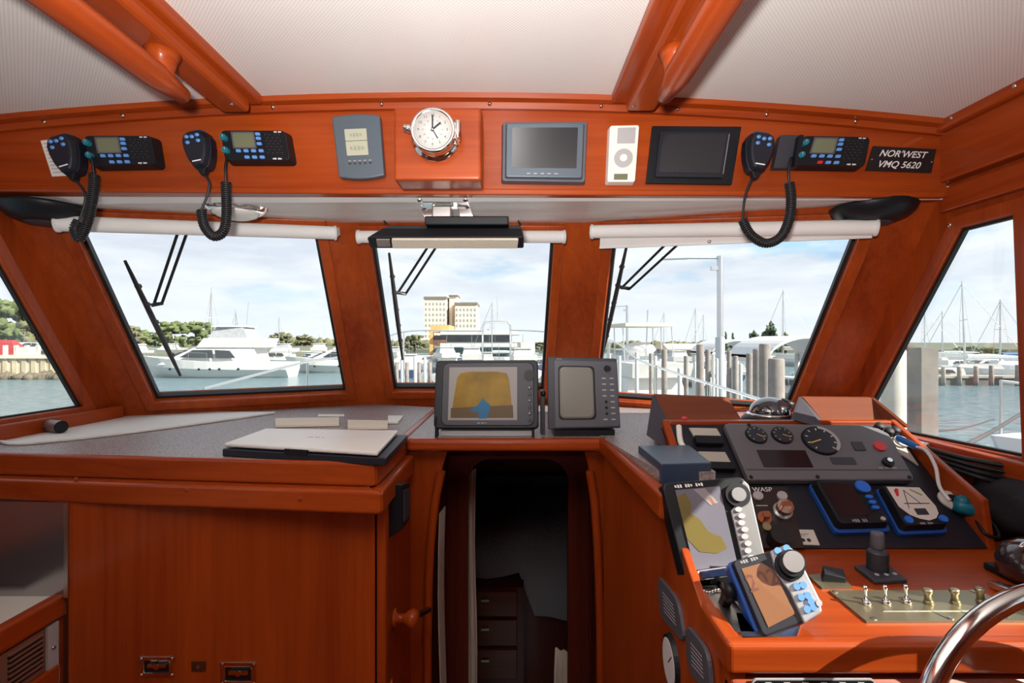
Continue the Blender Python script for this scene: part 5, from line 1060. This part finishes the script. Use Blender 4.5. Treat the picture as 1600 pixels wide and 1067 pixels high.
def cruiser(label, L_=12, B=3.8, fly=True, bimini=False, canopy=True, hm=None, group=None, cat='boat', small=False, name='motor_yacht'):
    t = thing(name, label, cat, group); hm = hm or paint; fr = .10 * L_; sh = .05 * L_
    m = MB(hm); hull(m, L_, B, fr, sh); m.build('hull', t)
    m = MB(paint); z1 = fr + .075 * L_; house(m, -.30 * L_, .34 * L_, B * .40, fr * .9, -.28 * L_, .12 * L_, B * .33, z1 + .03 * L_); m.build('cabin', t)
    m = MB(dwin); g = .01 * L_; zm = z1
    for s_ in (-1, 1):
        m.prism([V((.19 * L_, s_ * B * .37, fr + .04 * L_)), V((.105 * L_, s_ * B * .365, zm + .015 * L_)), V((-.02 * L_, s_ * B * .375, zm + .015 * L_)), V((-.03 * L_, s_ * B * .40, fr + .035 * L_))], (0, s_ * .04, 0))
        m.prism([V((-.045 * L_, s_ * B * .40, fr + .035 * L_)), V((-.035 * L_, s_ * B * .375, zm + .015 * L_)), V((-.13 * L_, s_ * B * .375, zm + .01 * L_)), V((-.17 * L_, s_ * B * .40, fr + .035 * L_))], (0, s_ * .04, 0))
    m.loft([V((.245 * L_, -B * .27, fr + .045 * L_)), V((.245 * L_, B * .27, fr + .045 * L_)), V((.15 * L_, B * .26, zm + .012 * L_)), V((.15 * L_, -B * .26, zm + .012 * L_))], [V((.275 * L_, -B * .27, fr + .045 * L_)), V((.275 * L_, B * .27, fr + .045 * L_)), V((.17 * L_, B * .26, zm + .015 * L_)), V((.17 * L_, -B * .26, zm + .015 * L_))]); m.build('windows', t)
    zt = z1 + .03 * L_
    if fly:
        m = MB(paint); house(m, -.34 * L_, .10 * L_, B * .37, zt, -.36 * L_, .05 * L_, B * .39, zt + .065 * L_); m.build('flybridge', t)
        zt += .065 * L_
    if canopy:
        m = MB(mat('clear_canopy', (.36, .37, .39), .35, var=.15, vscale=3)); house(m, -.24 * L_, .03 * L_, B * .34, zt, -.20 * L_, -.02 * L_, B * .28, zt + .075 * L_); m.build('canopy', t)
        m = MB(paint); m.box(-.22 * L_, 0, -B * .29, B * .29, zt + .075 * L_, zt + .085 * L_); m.build('hardtop', t)
    if bimini:
        m = MB(mat('cream_bimini', (.70, .62, .50), .8)); m.box(-.24 * L_, .02 * L_, -B * .34, B * .34, zt + .17 * L_, zt + .185 * L_); m.build('bimini', t)
        m = MB(alum)
        for s_ in (-1, 1):
            for x in (-.22 * L_, -.1 * L_, 0): m.tube([(x, s_ * B * .33, zt), (x * .9, s_ * B * .33, zt + .17 * L_)], .03, 6)
        m.build('frame', t)
        m = MB(white); m.blob((-.1 * L_, 0, zt + .06 * L_), .8, .8, .35, rough=.1); m.build('console_cover', t)
    m = MB(alum); r_ = [V((.0 + .48 * L_ * q, B / 2 * (1 - max(0, (q * .48 + .5 - .45) / .55) ** 2.2) * .96, fr + sh * (.5 + .48 * q) ** 2 + .055 * L_)) for q in (0, .25, .5, .75, .97)]
    m.tube(r_, .02, 5); m.tube([V((p.x, -p.y, p.z)) for p in r_], .02, 5)
    for p in r_: m.tube([p, p - V((0, 0, .055 * L_))], .018, 5); m.tube([V((p.x, -p.y, p.z)), V((p.x, -p.y, p.z - .055 * L_))], .018, 5)
    m.build('rail', t)
    if not small:
        m = MB(black)
        for u in (.25, .05, -.02, -.08, -.2):
            for s_ in (-1, 1): m.lathe([(.12, 0), (.11, .03)], (u * L_, s_ * (B / 2 * .97) * (1 - max(0, (u + .5 - .45) / .55) ** 2.2), fr * .62), (0, s_, 0), 10)
        m.build('portholes', t)
    m = MB(alum); m.tube([(-.18 * L_, 0, zt), (-.2 * L_, 0, zt + .25 * L_)], .025, 5); m.build('aerial', t)
    return done(t, (0, 0, 0))
def sailboat(label, L_=9, mh=11, cover=None, group=None, hm=None):
    t = thing('sailing_boat', label, 'sailing boat', group); m = MB(hm or paint); hull(m, L_, L_ * .3, .9, .35); m.build('hull', t)
    m = MB(paint); house(m, -.2 * L_, .2 * L_, L_ * .1, .85, -.17 * L_, .14 * L_, L_ * .085, 1.4); m.build('cabin', t)
    m = MB(alum); m.tube([(.08 * L_, 0, 1.0), (.08 * L_, 0, mh)], .09, 8, rad=[.10, .06]); m.tube([(.08 * L_, -.7, mh * .6), (.08 * L_, .7, mh * .6)], .03, 6); m.build('mast', t)
    m = MB(cover or white); m.tube([(.06 * L_, 0, 2.1), (-.15 * L_, 0, 2.15), (-.38 * L_, 0, 2.1)], .14, 8, rad=[.22, .18, .08]); m.build('boom_cover', t)
    m = MB(steel); m.tube([(.49 * L_, 0, 1.2), (.08 * L_, 0, mh * .98)], .03, 5); m.tube([(-.49 * L_, 0, 1.0), (.08 * L_, 0, mh * .98)], .02, 5)
    for s_ in (-1, 1): m.tube([(.06 * L_, s_ * L_ * .14, .95), (.08 * L_, s_ * .7, mh * .6), (.08 * L_, 0, mh * .96)], .015, 5)
    m.build('stays', t); return done(t, (0, 0, 0))
Y = 48; place(cruiser('big white motor yacht lying broadside in the port windscreen pane', 14.2, 4.6), W(341, Y) , math.radians(186))
Y = 56; place(cruiser('white motor yacht astern of the big one, at the right of the port pane', 12.5, 4.2, canopy=True, group=None), W(538, Y), math.radians(200))
TAKEN += [(x_(341, 48) + d_, 48, 3.5) for d_ in (-4, 0, 4)] + [(x_(538, 56) + d_, 56, 3.5) for d_ in (-4, 0, 4)] + [(x_(985, 24), 24, 4.5), (x_(1524, 45), 45, 4), (x_(1573, 52), 52, 4), (9.8, 24, 4.5), (8, 16, 4.5)]
Y = 24; place(cruiser('flybridge boat with cream bimini in the starboard windscreen pane', 9.5, 3.6, canopy=False, bimini=True), W(985, Y), math.radians(100))
# boat close on the starboard side
bb = place(cruiser('pale boat bow with mooring lines at the right edge of the side window', 13, 4.0, canopy=False, fly=False, hm=mat('grey_hull', (.62, .64, .68), .3), name='moored_boat'), (0, 0, 0))
bt = P(1552, 640, 6.2); place(bb, (bt.x + 6.5 * math.cos(math.radians(6)), bt.y + .7, WZL + .35), math.radians(186), 1.0)
m = MB(mat('dark_rope', (.06, .06, .065), .9)); m.tube(smooth([P(1512, 694, 3.6), P(1560, 668, 4.6), P(1612, 636, 5.6)]), .016, 8); m.build('mooring_line', label='thick dark mooring line slanting across the lower right of the side window', cat='rope')
m = MB(MATS['dark_rope']); m.tube(smooth([P(1456, 673, 5.0), P(1500, 670, 5.4), P(1553, 655, 6.2)]), .009, 8); m.build('mooring_line', label='thin mooring line running from the grey piling to the boat bow', cat='rope')
small = cruiser('x', 8, 2.8, fly=False, canopy=False, small=True, group='small white boats at the far docks', name='motor_boat')
smallf = cruiser('x', 9, 3.2, fly=True, canopy=True, small=True, group='small white boats at the far docks', name='motor_boat')
smalld = cruiser('x', 8.5, 3.0, fly=False, canopy=True, small=True, hm=mat('navy_hull', (.03, .05, .11), .3), group='small white boats at the far docks', name='motor_boat')
for s__ in (small, smallf, smalld): s__['group'] = 'small boats at the far docks'
random.seed(5); used = {small: 0, smallf: 0, smalld: 0}
def sm(src, px, Y, ang, s, label):
    o = src if not used[src] else copy_tree(src)
    used[src] = 1; return place(o, berth(px, Y, 3.0 * s), math.radians(ang), s, label)
rowL = [(203, 60, 150), (222, 74, 40), (238, 88, 150), (255, 80, 200), (272, 95, 20), (198, 100, 80), (452, 92, 30), (432, 78, 190), (478, 100, 160), (502, 90, 100), (520, 74, 200), (418, 100, 10)]
ords = ['first', 'second', 'third', 'fourth', 'fifth', 'sixth', 'seventh', 'eighth', 'ninth', 'tenth', 'eleventh', 'twelfth', 'thirteenth', 'fourteenth', 'fifteenth', 'sixteenth']
for k, (px, Y, a) in enumerate(sorted(rowL)): sm((small, smallf, smalld)[k % 3], px, Y, a, 1.0, 'small far boat in the port pane, %s from the left' % ords[k])
rowC = [(622, 62, 80), (640, 50, 100), (660, 70, 60), (690, 58, 120), (712, 44, 80), (735, 52, 100), (760, 40, 90), (788, 36, 75), (812, 48, 100), (832, 56, 60), (846, 64, 120), (700, 72, 20)]
for k, (px, Y, a) in enumerate(sorted(rowC)): sm((smallf, smalld, small)[k % 3], px, Y, a, .9, 'small far boat in the centre pane, %s from the left' % ords[k])
rowR = [(950, 40, 80), (1012, 48, 100), (1032, 36, 60), (1052, 44, 95), (1070, 30, 110), (1088, 52, 80), (1110, 34, 100), (1145, 40, 70), (1240, 30, 120), (1262, 26, 60), (1045, 60, 20), (962, 56, 150)]
for k, (px, Y, a) in enumerate(sorted(rowR)): sm((smalld, smallf, small, smalld)[k % 4], px, Y, a, .8, 'small moored boat in the starboard pane, %s from the left' % ords[k])
rowS = [(1462, 42, 170), (1490, 48, 10), (1540, 44, 185), (1590, 46, 170), (1610, 60, 20)]
for k, (px, Y, a) in enumerate(sorted(rowS)): sm(small, px, Y, a, .75, 'low white boat at the dock in the side window, %s from the left' % ords[k])
rowW = [(20, 58, 190), (60, 56, 170), (90, 60, 10), (-20, 60, 160)]
for k, (px, Y, a) in enumerate(sorted(rowW)): o = sm(small, px, Y, a, .8, 'white boat laid up behind the sea wall, %s from the left' % ords[k]); o.location.z += 2.1
bc = mat('blue_sail_cover', (.03, .14, .30), .7)
Y = 40
s1 = sailboat('tallest sailing boat in the starboard side window', 9, 9.2, group='sailing boats'); place(s1, W(1524, 45), math.radians(160)); s1.rotation_euler[0] = math.radians(4)
s2 = sailboat('sailing boat with blue boom cover right of the tallest mast', 8, 8, cover=bc, group='sailing boats'); place(s2, W(1573, 52), math.radians(175))
for px, Y, h_, lb in ((1454, 55, 8.0, 'sailing boat behind the square grey piling'), (1482, 70, 8.2, 'distant sailing boat left of the dark trees'), (332, 75, 12, 'sailing boat mast left of the big yacht flybridge'), (366, 80, 9, 'sailing boat behind the big yacht canopy'), (184, 70, 9, 'sailing boat at the far left of the port pane'), (1091, 86, 9.5, 'sailing boat behind the tan dock building'), (1104, 98, 9, 'sailing boat just left of the tall lamp post'), (1042, 92, 9, 'sailing boat right of the flybridge boat'), (436, 90, 9, 'sailing boat between the two white yachts'), (1232, 70, 11, 'sailing boat over the boat shed roof'), (776, 45, 9, 'sailing boat behind the bow pulpit')):
    c = copy_tree(s1); c.rotation_euler = (0, 0, 0); place(c, berth(px, Y, 3.5), math.radians(100 + px % 60), 1.0, lb); c.scale = (1, 1, h_ / 9.2 if h_ < 12 else 1.3)
# trees
fm = mat('tree_foliage', (.10, .13, .045), .9, var=.45, vscale=1.0, bump=.6, bscale=3); fm2 = mat('pine_foliage', (.05, .08, .045), .9, var=.4, vscale=1.0, bump=.6, bscale=3); fm3 = mat('dry_foliage', (.13, .13, .065), .9, var=.35, vscale=1.0, bump=.6, bscale=3); bk = mat('bark', (.12, .09, .06), .9)
def tree(px, Y, pt_, wpx, label, m=fm, seed=1, conical=False):
    zt = z_(pt_, Y); r = wpx / 2 / F * Y; gz_ = WZL + 1; t = thing('shore_tree', label, 'tree', 'trees along the shore'); rng = random.Random(seed); h_ = zt - gz_
    mb = MB(m)
    if conical:
        for k in range(6): mb.blob((x_(px, Y), Y, gz_ + h_ * (.2 + .15 * k)), r * (1 - k * .14), r * (1 - k * .14), h_ * .10, seed=seed + k, rough=.6, fr=3)
    else:
        for k in range(46):
            a = rng.uniform(0, 6.28); q = r * .85 * math.sqrt(rng.random()); zc = gz_ + h_ * rng.uniform(.30, .92) - (q / r) ** 2 * h_ * .22
            mb.blob((x_(px, Y) + q * math.cos(a), Y + q * math.sin(a) * .7, zc), r * rng.uniform(.12, .26), r * .2, h_ * rng.uniform(.05, .11), seed=seed * 3 + k, rough=1.3, fr=3.2)
    mb.build('foliage', t); MB(bk).lathe([(r * .08 + .1, 0), (r * .05 + .05, h_ * .5)], (x_(px, Y), Y, gz_), (0, 0, 1), 8).build('trunk', t); return done(t)
for k, (px, Y, py, w_, m_, lb) in enumerate(((20, 110, 462, 60, fm, 'big tree behind the sea wall in the port side window'), (60, 100, 500, 60, fm3, 'lower tree near the pillar in the port side window'), (-34, 150, 458, 60, fm, 'tree at the outer edge of the port side window'),
        (200, 130, 508, 50, fm3, 'olive tree at the left edge of the port windscreen pane'), (232, 140, 515, 44, fm, 'low tree behind the wiper in the port pane'), (268, 120, 498, 46, fm, 'dark green tree left of the big yacht flybridge'), (306, 156, 497, 50, fm, 'dark green tree touching the big yacht flybridge'), (440, 150, 518, 40, fm3, 'olive tree right of the big yacht'), (475, 160, 522, 34, fm3, 'low tree between the two white yachts'),
        (648, 110, 519, 34, fm3, 'olive tree left of the orange building'), (758, 150, 513, 26, fm, 'small tree inside the bow pulpit hoop'), (846, 140, 533, 34, fm3, 'dry bushy tree at the right edge of the centre pane'), (742, 160, 520, 16, fm, 'small tree behind the white restaurant roof'),
        (1180, 75, 512, 22, fm2, 'feathery tree over the boat shed, left one'), (1202, 70, 500, 26, fm2, 'tallest feathery tree over the boat shed'), (1225, 80, 518, 20, fm2, 'small feathery tree at the right of the boat shed'), (1104, 120, 530, 10, fm, 'small round tree left of the tall lamp post'),
        (1525, 95, 540, 62, fm, 'dark round tree behind the docks in the side window'), (1500, 100, 548, 40, fm, 'tree left of the dark round one in the side window'), (1556, 105, 546, 40, fm, 'tree right of the dark round one in the side window'))): tree(px, Y, py, w_, lb, m_, k + 1)
tree(1134, 90, 520, 9, 'small dark conical tree right of the tall lamp post', fm2, 31, True); tree(1145, 92, 521, 9, 'second small conical tree right of the tall lamp post', fm2, 32, True)
# tree belt
def belt(px0, px1, Y, py, label, m=fm3, seed=0):
    mb = MB(m); rng = random.Random(seed); n = int((px1 - px0) / 5)
    for k in range(n):
        px = px0 + (px1 - px0) * k / n; zt = z_(py + rng.uniform(-2, 3), Y); mb.blob((x_(px, Y), Y + rng.uniform(-4, 4), (zt + WZL) / 2), Y * 7 / F, Y * 5 / F, (zt - WZL) / 2, seed=k + seed, rough=.5, sub=2)
    mb.build('distant_tree_belt', label=label, cat='trees', kind='stuff')
belt(180, 560, 190, 529, 'low distant tree belt behind the boats of the port pane', fm3, 1); belt(600, 680, 190, 532, 'low distant trees left in the centre pane', fm3, 2); belt(1430, 1700, 150, 553, 'dark distant tree belt behind the side window docks', fm, 3); belt(-150, 170, 150, 505, 'wooded rise behind the sea wall', fm, 5); belt(960, 1290, 190, 534, 'low distant tree belt behind the starboard pane boats', fm3, 7)
# buildings
ivory = mat('sunlit_render', (.78, .69, .56), .8); shade = mat('shaded_render', (.38, .26, .20), .8); roofm = mat('roof_dark', (.20, .16, .13), .8); wcol = mat('window_grey', (.34, .32, .30), .4)  # brown copy puts the tower's shaded side into the colour
def tower(px0, px1, pt_, Y, depth, label, cols, rows, extra=None):
    t = thing('hotel_tower', label, 'building', 'hotel towers'); x0, x1 = x_(px0, Y), x_(px1, Y); zt = z_(pt_, Y)
    MB(ivory).box(x0, x1, Y, Y + depth, WZL, zt).build('walls', t); MB(roofm).box(x0 - .4, x1 + .3, Y - .6, Y + depth, zt, zt + 1.4).build('roof_edge', t)
    for i in range(cols):
        for j in range(rows):
            cx = x0 + (x1 - x0) * (i + .5) / cols; cz = zt - 3.0 - j * 3.3; ww = (x1 - x0) / cols * .22
            if i == 0 and j == 0: w0 = MB(wcol).box(cx - ww, cx + ww, Y - .15, Y + .1, cz - .9, cz + .7).build('window', t); l0 = w0.location.copy()
            else: c = w0.copy(); col.objects.link(c); c.parent = t; c.location = l0 + V(((x1 - x0) / cols * i, 0, -3.3 * j)); WL[c] = V(c.location)
    return t
t1 = tower(663, 697, 467, 300, 16, 'sunlit hotel tower, the left one of two', 6, 8); done(t1)
t2 = tower(711, 745, 476, 300, 22, 'sunlit hotel tower, the right one with a shade-coloured flank and lift shaft', 6, 7)
MB(shade).prism([V((x_(698.7, 300), 312, WZL)), V((x_(711, 300) , 300, WZL)), V((x_(711, 300), 300, z_(476, 300))), V((x_(698.7, 300), 312, z_(480, 300)))], (0, 4, 0)).build('shaded_flank', t2)
MB(ivory).box(x_(700, 300), x_(713, 300), 306, 318, WZL, z_(463, 306)).build('lift_shaft', t2); MB(roofm).box(x_(699.4, 300), x_(714, 300), 305, 319, z_(463, 306), z_(461, 306)).build('shaft_cap', t2); done(t2)
Y = 115; t = thing('waterfront_restaurant', 'two-storey white and orange waterfront building below the hotel towers', 'building')
orange = mat('orange_render', (.75, .38, .14), .7)
MB(paint).box(x_(688, Y), x_(800, Y), Y, Y + 14, WZL, z_(518, Y)).build('walls', t); MB(paint).box(x_(690, Y), x_(812, Y), Y - 2, Y + 15, z_(523, Y), z_(516, Y)).build('upper_roof', t); MB(paint).box(x_(690, Y), x_(808, Y), Y - 2.5, Y, z_(542, Y), z_(536, Y)).build('lower_roof', t)
MB(orange).box(x_(673, Y), x_(702, Y), Y - .5, Y + 10, z_(519, Y), z_(508, Y)).build('orange_fascia', t); MB(mat('brick', (.50, .25, .15), .8)).box(x_(675, Y), x_(698, Y), Y - .4, Y + 10, z_(541, Y), z_(531, Y)).build('brick_band', t); MB(orange).box(x_(672, Y), x_(677, Y), Y - .6, Y + 1, WZL, z_(519, Y)).build('pier', t)
MB(dwin).box(x_(677, Y), x_(798, Y), Y - .2, Y + .2, z_(534, Y), z_(524, Y)).build('upper_window_band', t); MB(mat('teal_glass', (.10, .16, .17), .2)).box(x_(677, Y), x_(798, Y), Y - .2, Y + .2, z_(556, Y), z_(544, Y)).build('lower_window_band', t); done(t)
t = thing('low_building', 'low cream building right of the bow pulpit hoop', 'building'); MB(ivory).box(x_(814, Y), x_(836, Y), Y, Y + 8, WZL, z_(535, Y)).build('walls', t); MB(wcol).box(x_(818, Y), x_(830, Y), Y - .2, Y, z_(548, Y), z_(543, Y)).build('window', t); done(t)
Y = 70; t = thing('dock_building', 'long tan-roofed dock building behind the starboard pane boats', 'building'); MB(mat('tan_wall', (.42, .34, .27), .8)).box(x_(1048, Y), x_(1110, Y), Y, Y + 8, WZL, z_(544, Y)).build('walls', t)
MB(mat('tan_roof', (.62, .48, .36), .8)).loft([V((x_(1040, Y), Y - 1, z_(546, Y))), V((x_(1114, Y), Y - 1, z_(546, Y))), V((x_(1114, Y), Y + 9, z_(546, Y))), V((x_(1040, Y), Y + 9, z_(546, Y)))], [V((x_(1046, Y), Y + 3, z_(537, Y))), V((x_(1110, Y), Y + 3, z_(537, Y))), V((x_(1110, Y), Y + 5, z_(537, Y))), V((x_(1046, Y), Y + 5, z_(537, Y)))]).build('roof', t)
for k in range(5): MB(wcol).box(x_(1054 + k * 11, Y), x_(1059 + k * 11, Y), Y - .15, Y, z_(556, Y), z_(549, Y)).build('window', t)
done(t)
for k, (px, py, Yh) in enumerate(((6, 480, 140), (34, 492, 135), (-14, 487, 175), (52, 515, 120))):
    t = thing('hillside_house', 'pale house among the trees above the sea wall, ' + ('second from the left', 'third from the left', 'first from the left', 'nearest the raked pillar')[k], 'house', 'houses on the hillside'); x = x_(px, Yh); zq = z_(py, Yh)
    MB(mat('pale_grey_wall', (.55, .54, .52), .8)).box(x - 3, x + 3, Yh - 22, Yh - 16, WZL, zq).build('walls', t); MB(roofm).loft([V((x - 3.4, Yh - 22.4, zq)), V((x + 3.4, Yh - 22.4, zq)), V((x + 3.4, Yh - 15.6, zq)), V((x - 3.4, Yh - 15.6, zq))], [V((x - 3, Yh - 19.2, zq + 1.8)), V((x + 3, Yh - 19.2, zq + 1.8)), V((x + 3, Yh - 18.8, zq + 1.8)), V((x - 3, Yh - 18.8, zq + 1.8))]).build('roof', t)
    MB(dwin).box(x - 1.2, x + 1.2, Yh - 22.1, Yh - 21.9, zq - 2, zq - .8).build('window', t); done(t)
# sea wall at port
Y = 46; t = thing('sea_wall', 'pale corrugated sheet-pile sea wall with rocks at its foot', 'sea wall'); m = MB(mat('sheet_pile', (.50, .43, .30), .8, var=.25, vscale=.6)); x = x_(-160, Y); k = 0
while x < x_(150, Y): m.box(x, x + .45, Y + (.12 if k % 2 else 0), Y + 1, WZL - .3, z_(560, Y)); x += .45; k += 1
m.build('sheet_piles', t); MB(mat('cap_beam', (.62, .56, .45), .7)).box(x_(-160, Y), x_(150, Y), Y - .15, Y + 1, z_(560, Y), z_(555, Y)).build('cap', t)
m = MB(mat('wet_rock', (.13, .11, .08), .9, var=.4, vscale=2)); rng = random.Random(3)
for k in range(60): m.blob((x_(-150 + 5 * k, Y), Y - rng.uniform(.3, 1.3), WZL + .15), rng.uniform(.4, .8), .5, rng.uniform(.3, .7), seed=k, rough=.6, sub=1)
o = m.build('rocks', t); o['kind'] = 'stuff'; done(t)
MB(gm).box(x_(-160, Y) - 40, x_(150, Y), Y + 1, 150, WZL - 1, z_(556, Y)).build('quay', kind='structure', label='quay ground behind the sea wall')
for k in range(6):
    px = 8 + k * 17; zq = z_(556, Y); o = MB(pm2 if k % 2 else wp).box(x_(px, Y + .4) - .13, x_(px, Y + .4) + .13, Y + .3, Y + .56, zq, zq + 1.0).build('quay_post', label='short pale post on the sea wall, %s from the left' % ords[k], cat='post', group='posts on the sea wall')
t = thing('red_tarpaulin_boat', 'boat under a red cover behind the sea wall', 'boat'); c = W(6, 50, z_(556, 46)); m = MB(mat('dark_red_cover', (.32, .03, .035), .7)); m.loft([c + V(q) for q in ((-2.5, -1, 0), (2.2, -1, 0), (2.2, 1, 0), (-2.5, 1, 0))], [c + V(q) for q in ((-2.0, -.2, 1.6), (1.0, -.2, 1.5), (1.0, .2, 1.5), (-2.0, .2, 1.6))]); m.build('cover', t); MB(paint).box(c.x + 1.8, c.x + 3, c.y - .8, c.y + .8, c.z, c.z + .8).build('bow', t); done(t)
# lamp posts
def lamp_post(px, Y, pt_, arm, label, r=.055, thick=True):
    t = thing('dock_lamp_post', label, 'lamp post', 'dock lamp posts'); c = W(px, Y); zt = z_(pt_, Y); m = MB(alum); m.tube([c, V((c.x, Y, zt))], r, 12); m.build('pole', t)
    if thick: MB(mat('galvanised', (.55, .56, .58), .5, .3)).tube([c, V((c.x, Y, z_(527, Y)))], r * 1.5, 12).build('lower_pole', t)
    ae = V((x_(arm[0], Y), Y, z_(arm[1], Y))); MB(alum).tube([V((c.x, Y, zt - .05)), ae], r * .35, 8).build('arm', t)
    d = (ae - V((c.x, Y, zt))).normalized(); MB(mat('lamp_white', (.8, .8, .8), .4)).tube([ae, ae - d * .45 * abs(c.x - ae.x)], r * .8, 8).build('luminaire', t)
    MB(alum).box(c.x - r * 3, c.x, Y - .05, Y + .05, zt - .35, zt - .25).build('bracket', t); return done(t)
lamp_post(1125, 12, 400, (1035, 403), 'tall lamp post with long arm in the starboard pane', .075); lamp_post(980, 30, 477, (945, 479), 'distant lamp post behind the flybridge boat', .08, False)
# covered boat shed
def shed(px0, px1, pt_, ps_, Y, dep, label, posts=True, skirt=0):
    t = thing('boat_shed', label, 'boat shed', 'white barrel-roofed boat sheds'); x0, x1 = x_(px0, Y), x_(px1, Y); zt, zs_ = z_(pt_, Y), z_(ps_, Y); n = 14
    prof = [V((x0 + (x1 - x0) * i / n, Y, zs_ + (zt - zs_) * math.sin(math.pi * i / n) ** .6)) for i in range(n + 1)]; inn = [V((p.x, p.y, p.z - .08)) for p in prof]; m = MB(mat('white_vinyl_roof', (.60, .60, .62), .5))
    for i in range(n): m.prism([prof[i], prof[i + 1], inn[i + 1], inn[i]], (0, dep, 0))
    m.build('roof', t); m = MB(MATS['white_vinyl_roof']); m.box(x0, x0 + .08, Y, Y + dep, zs_ - skirt, zs_ + .02); m.box(x1 - .08, x1, Y, Y + dep, zs_ - skirt, zs_ + .02); m.build('skirt', t)
    if posts:
        for xx in (x0 + .1, x1 - .1):
            for yy in (Y + .1, Y + dep - .1): MB(wp).cyl((xx, yy, WZL), (0, 0, 1), .07, zs_ - WZL, 8).build('post', t)
    return done(t)
shed(1200, 1330, 524, 556, 13, 2.4, 'white barrel-roofed boat shed, the right and nearer one', skirt=.2); shed(1112, 1196, 530, 550, 21, 2.5, 'white barrel-roofed boat shed, the left one behind the lamp post', skirt=.1)
# docks
dm = mat('dock_boards', (.30, .27, .23), .8, var=.2, vscale=1)
def dock(x0, x1, y0, y1, z, label):
    t = thing('floating_dock', label, 'dock', 'floating docks'); MB(dm).box(x0, x1, y0, y1, z - .15, z).build('deck', t); MB(mat('dock_float', (.12, .12, .12), .7)).box(x0 + .1, x1 - .1, y0 + .1, y1 - .1, WZL - .1, z - .15).build('float', t); return done(t)
dock(x_(940, 16), x_(1250, 16), 16, 17.6, WZL + .9, 'dock running across in the starboard pane'); dock(x_(605, 28), x_(850, 28), 28, 30, WZL + .9, 'dock running across in the centre pane'); dock(x_(1455, 39), x_(1640, 39), 39, 41, WZL + .7, 'dock with dark pilings in the side window')
for k, px in enumerate((1474, 1499, 1525, 1549, 1590)): piling(px, 38.5, 574 - k, 6, 'dark piling of the side window dock, %s from the left' % ords[k], pm, grp='dark pilings in the side window')

# lift everything from camera-relative heights to the cabin sole datum
for o in list(sc.objects):
    if o.parent is None and o.type in ('MESH', 'EMPTY'): o.location.z += H
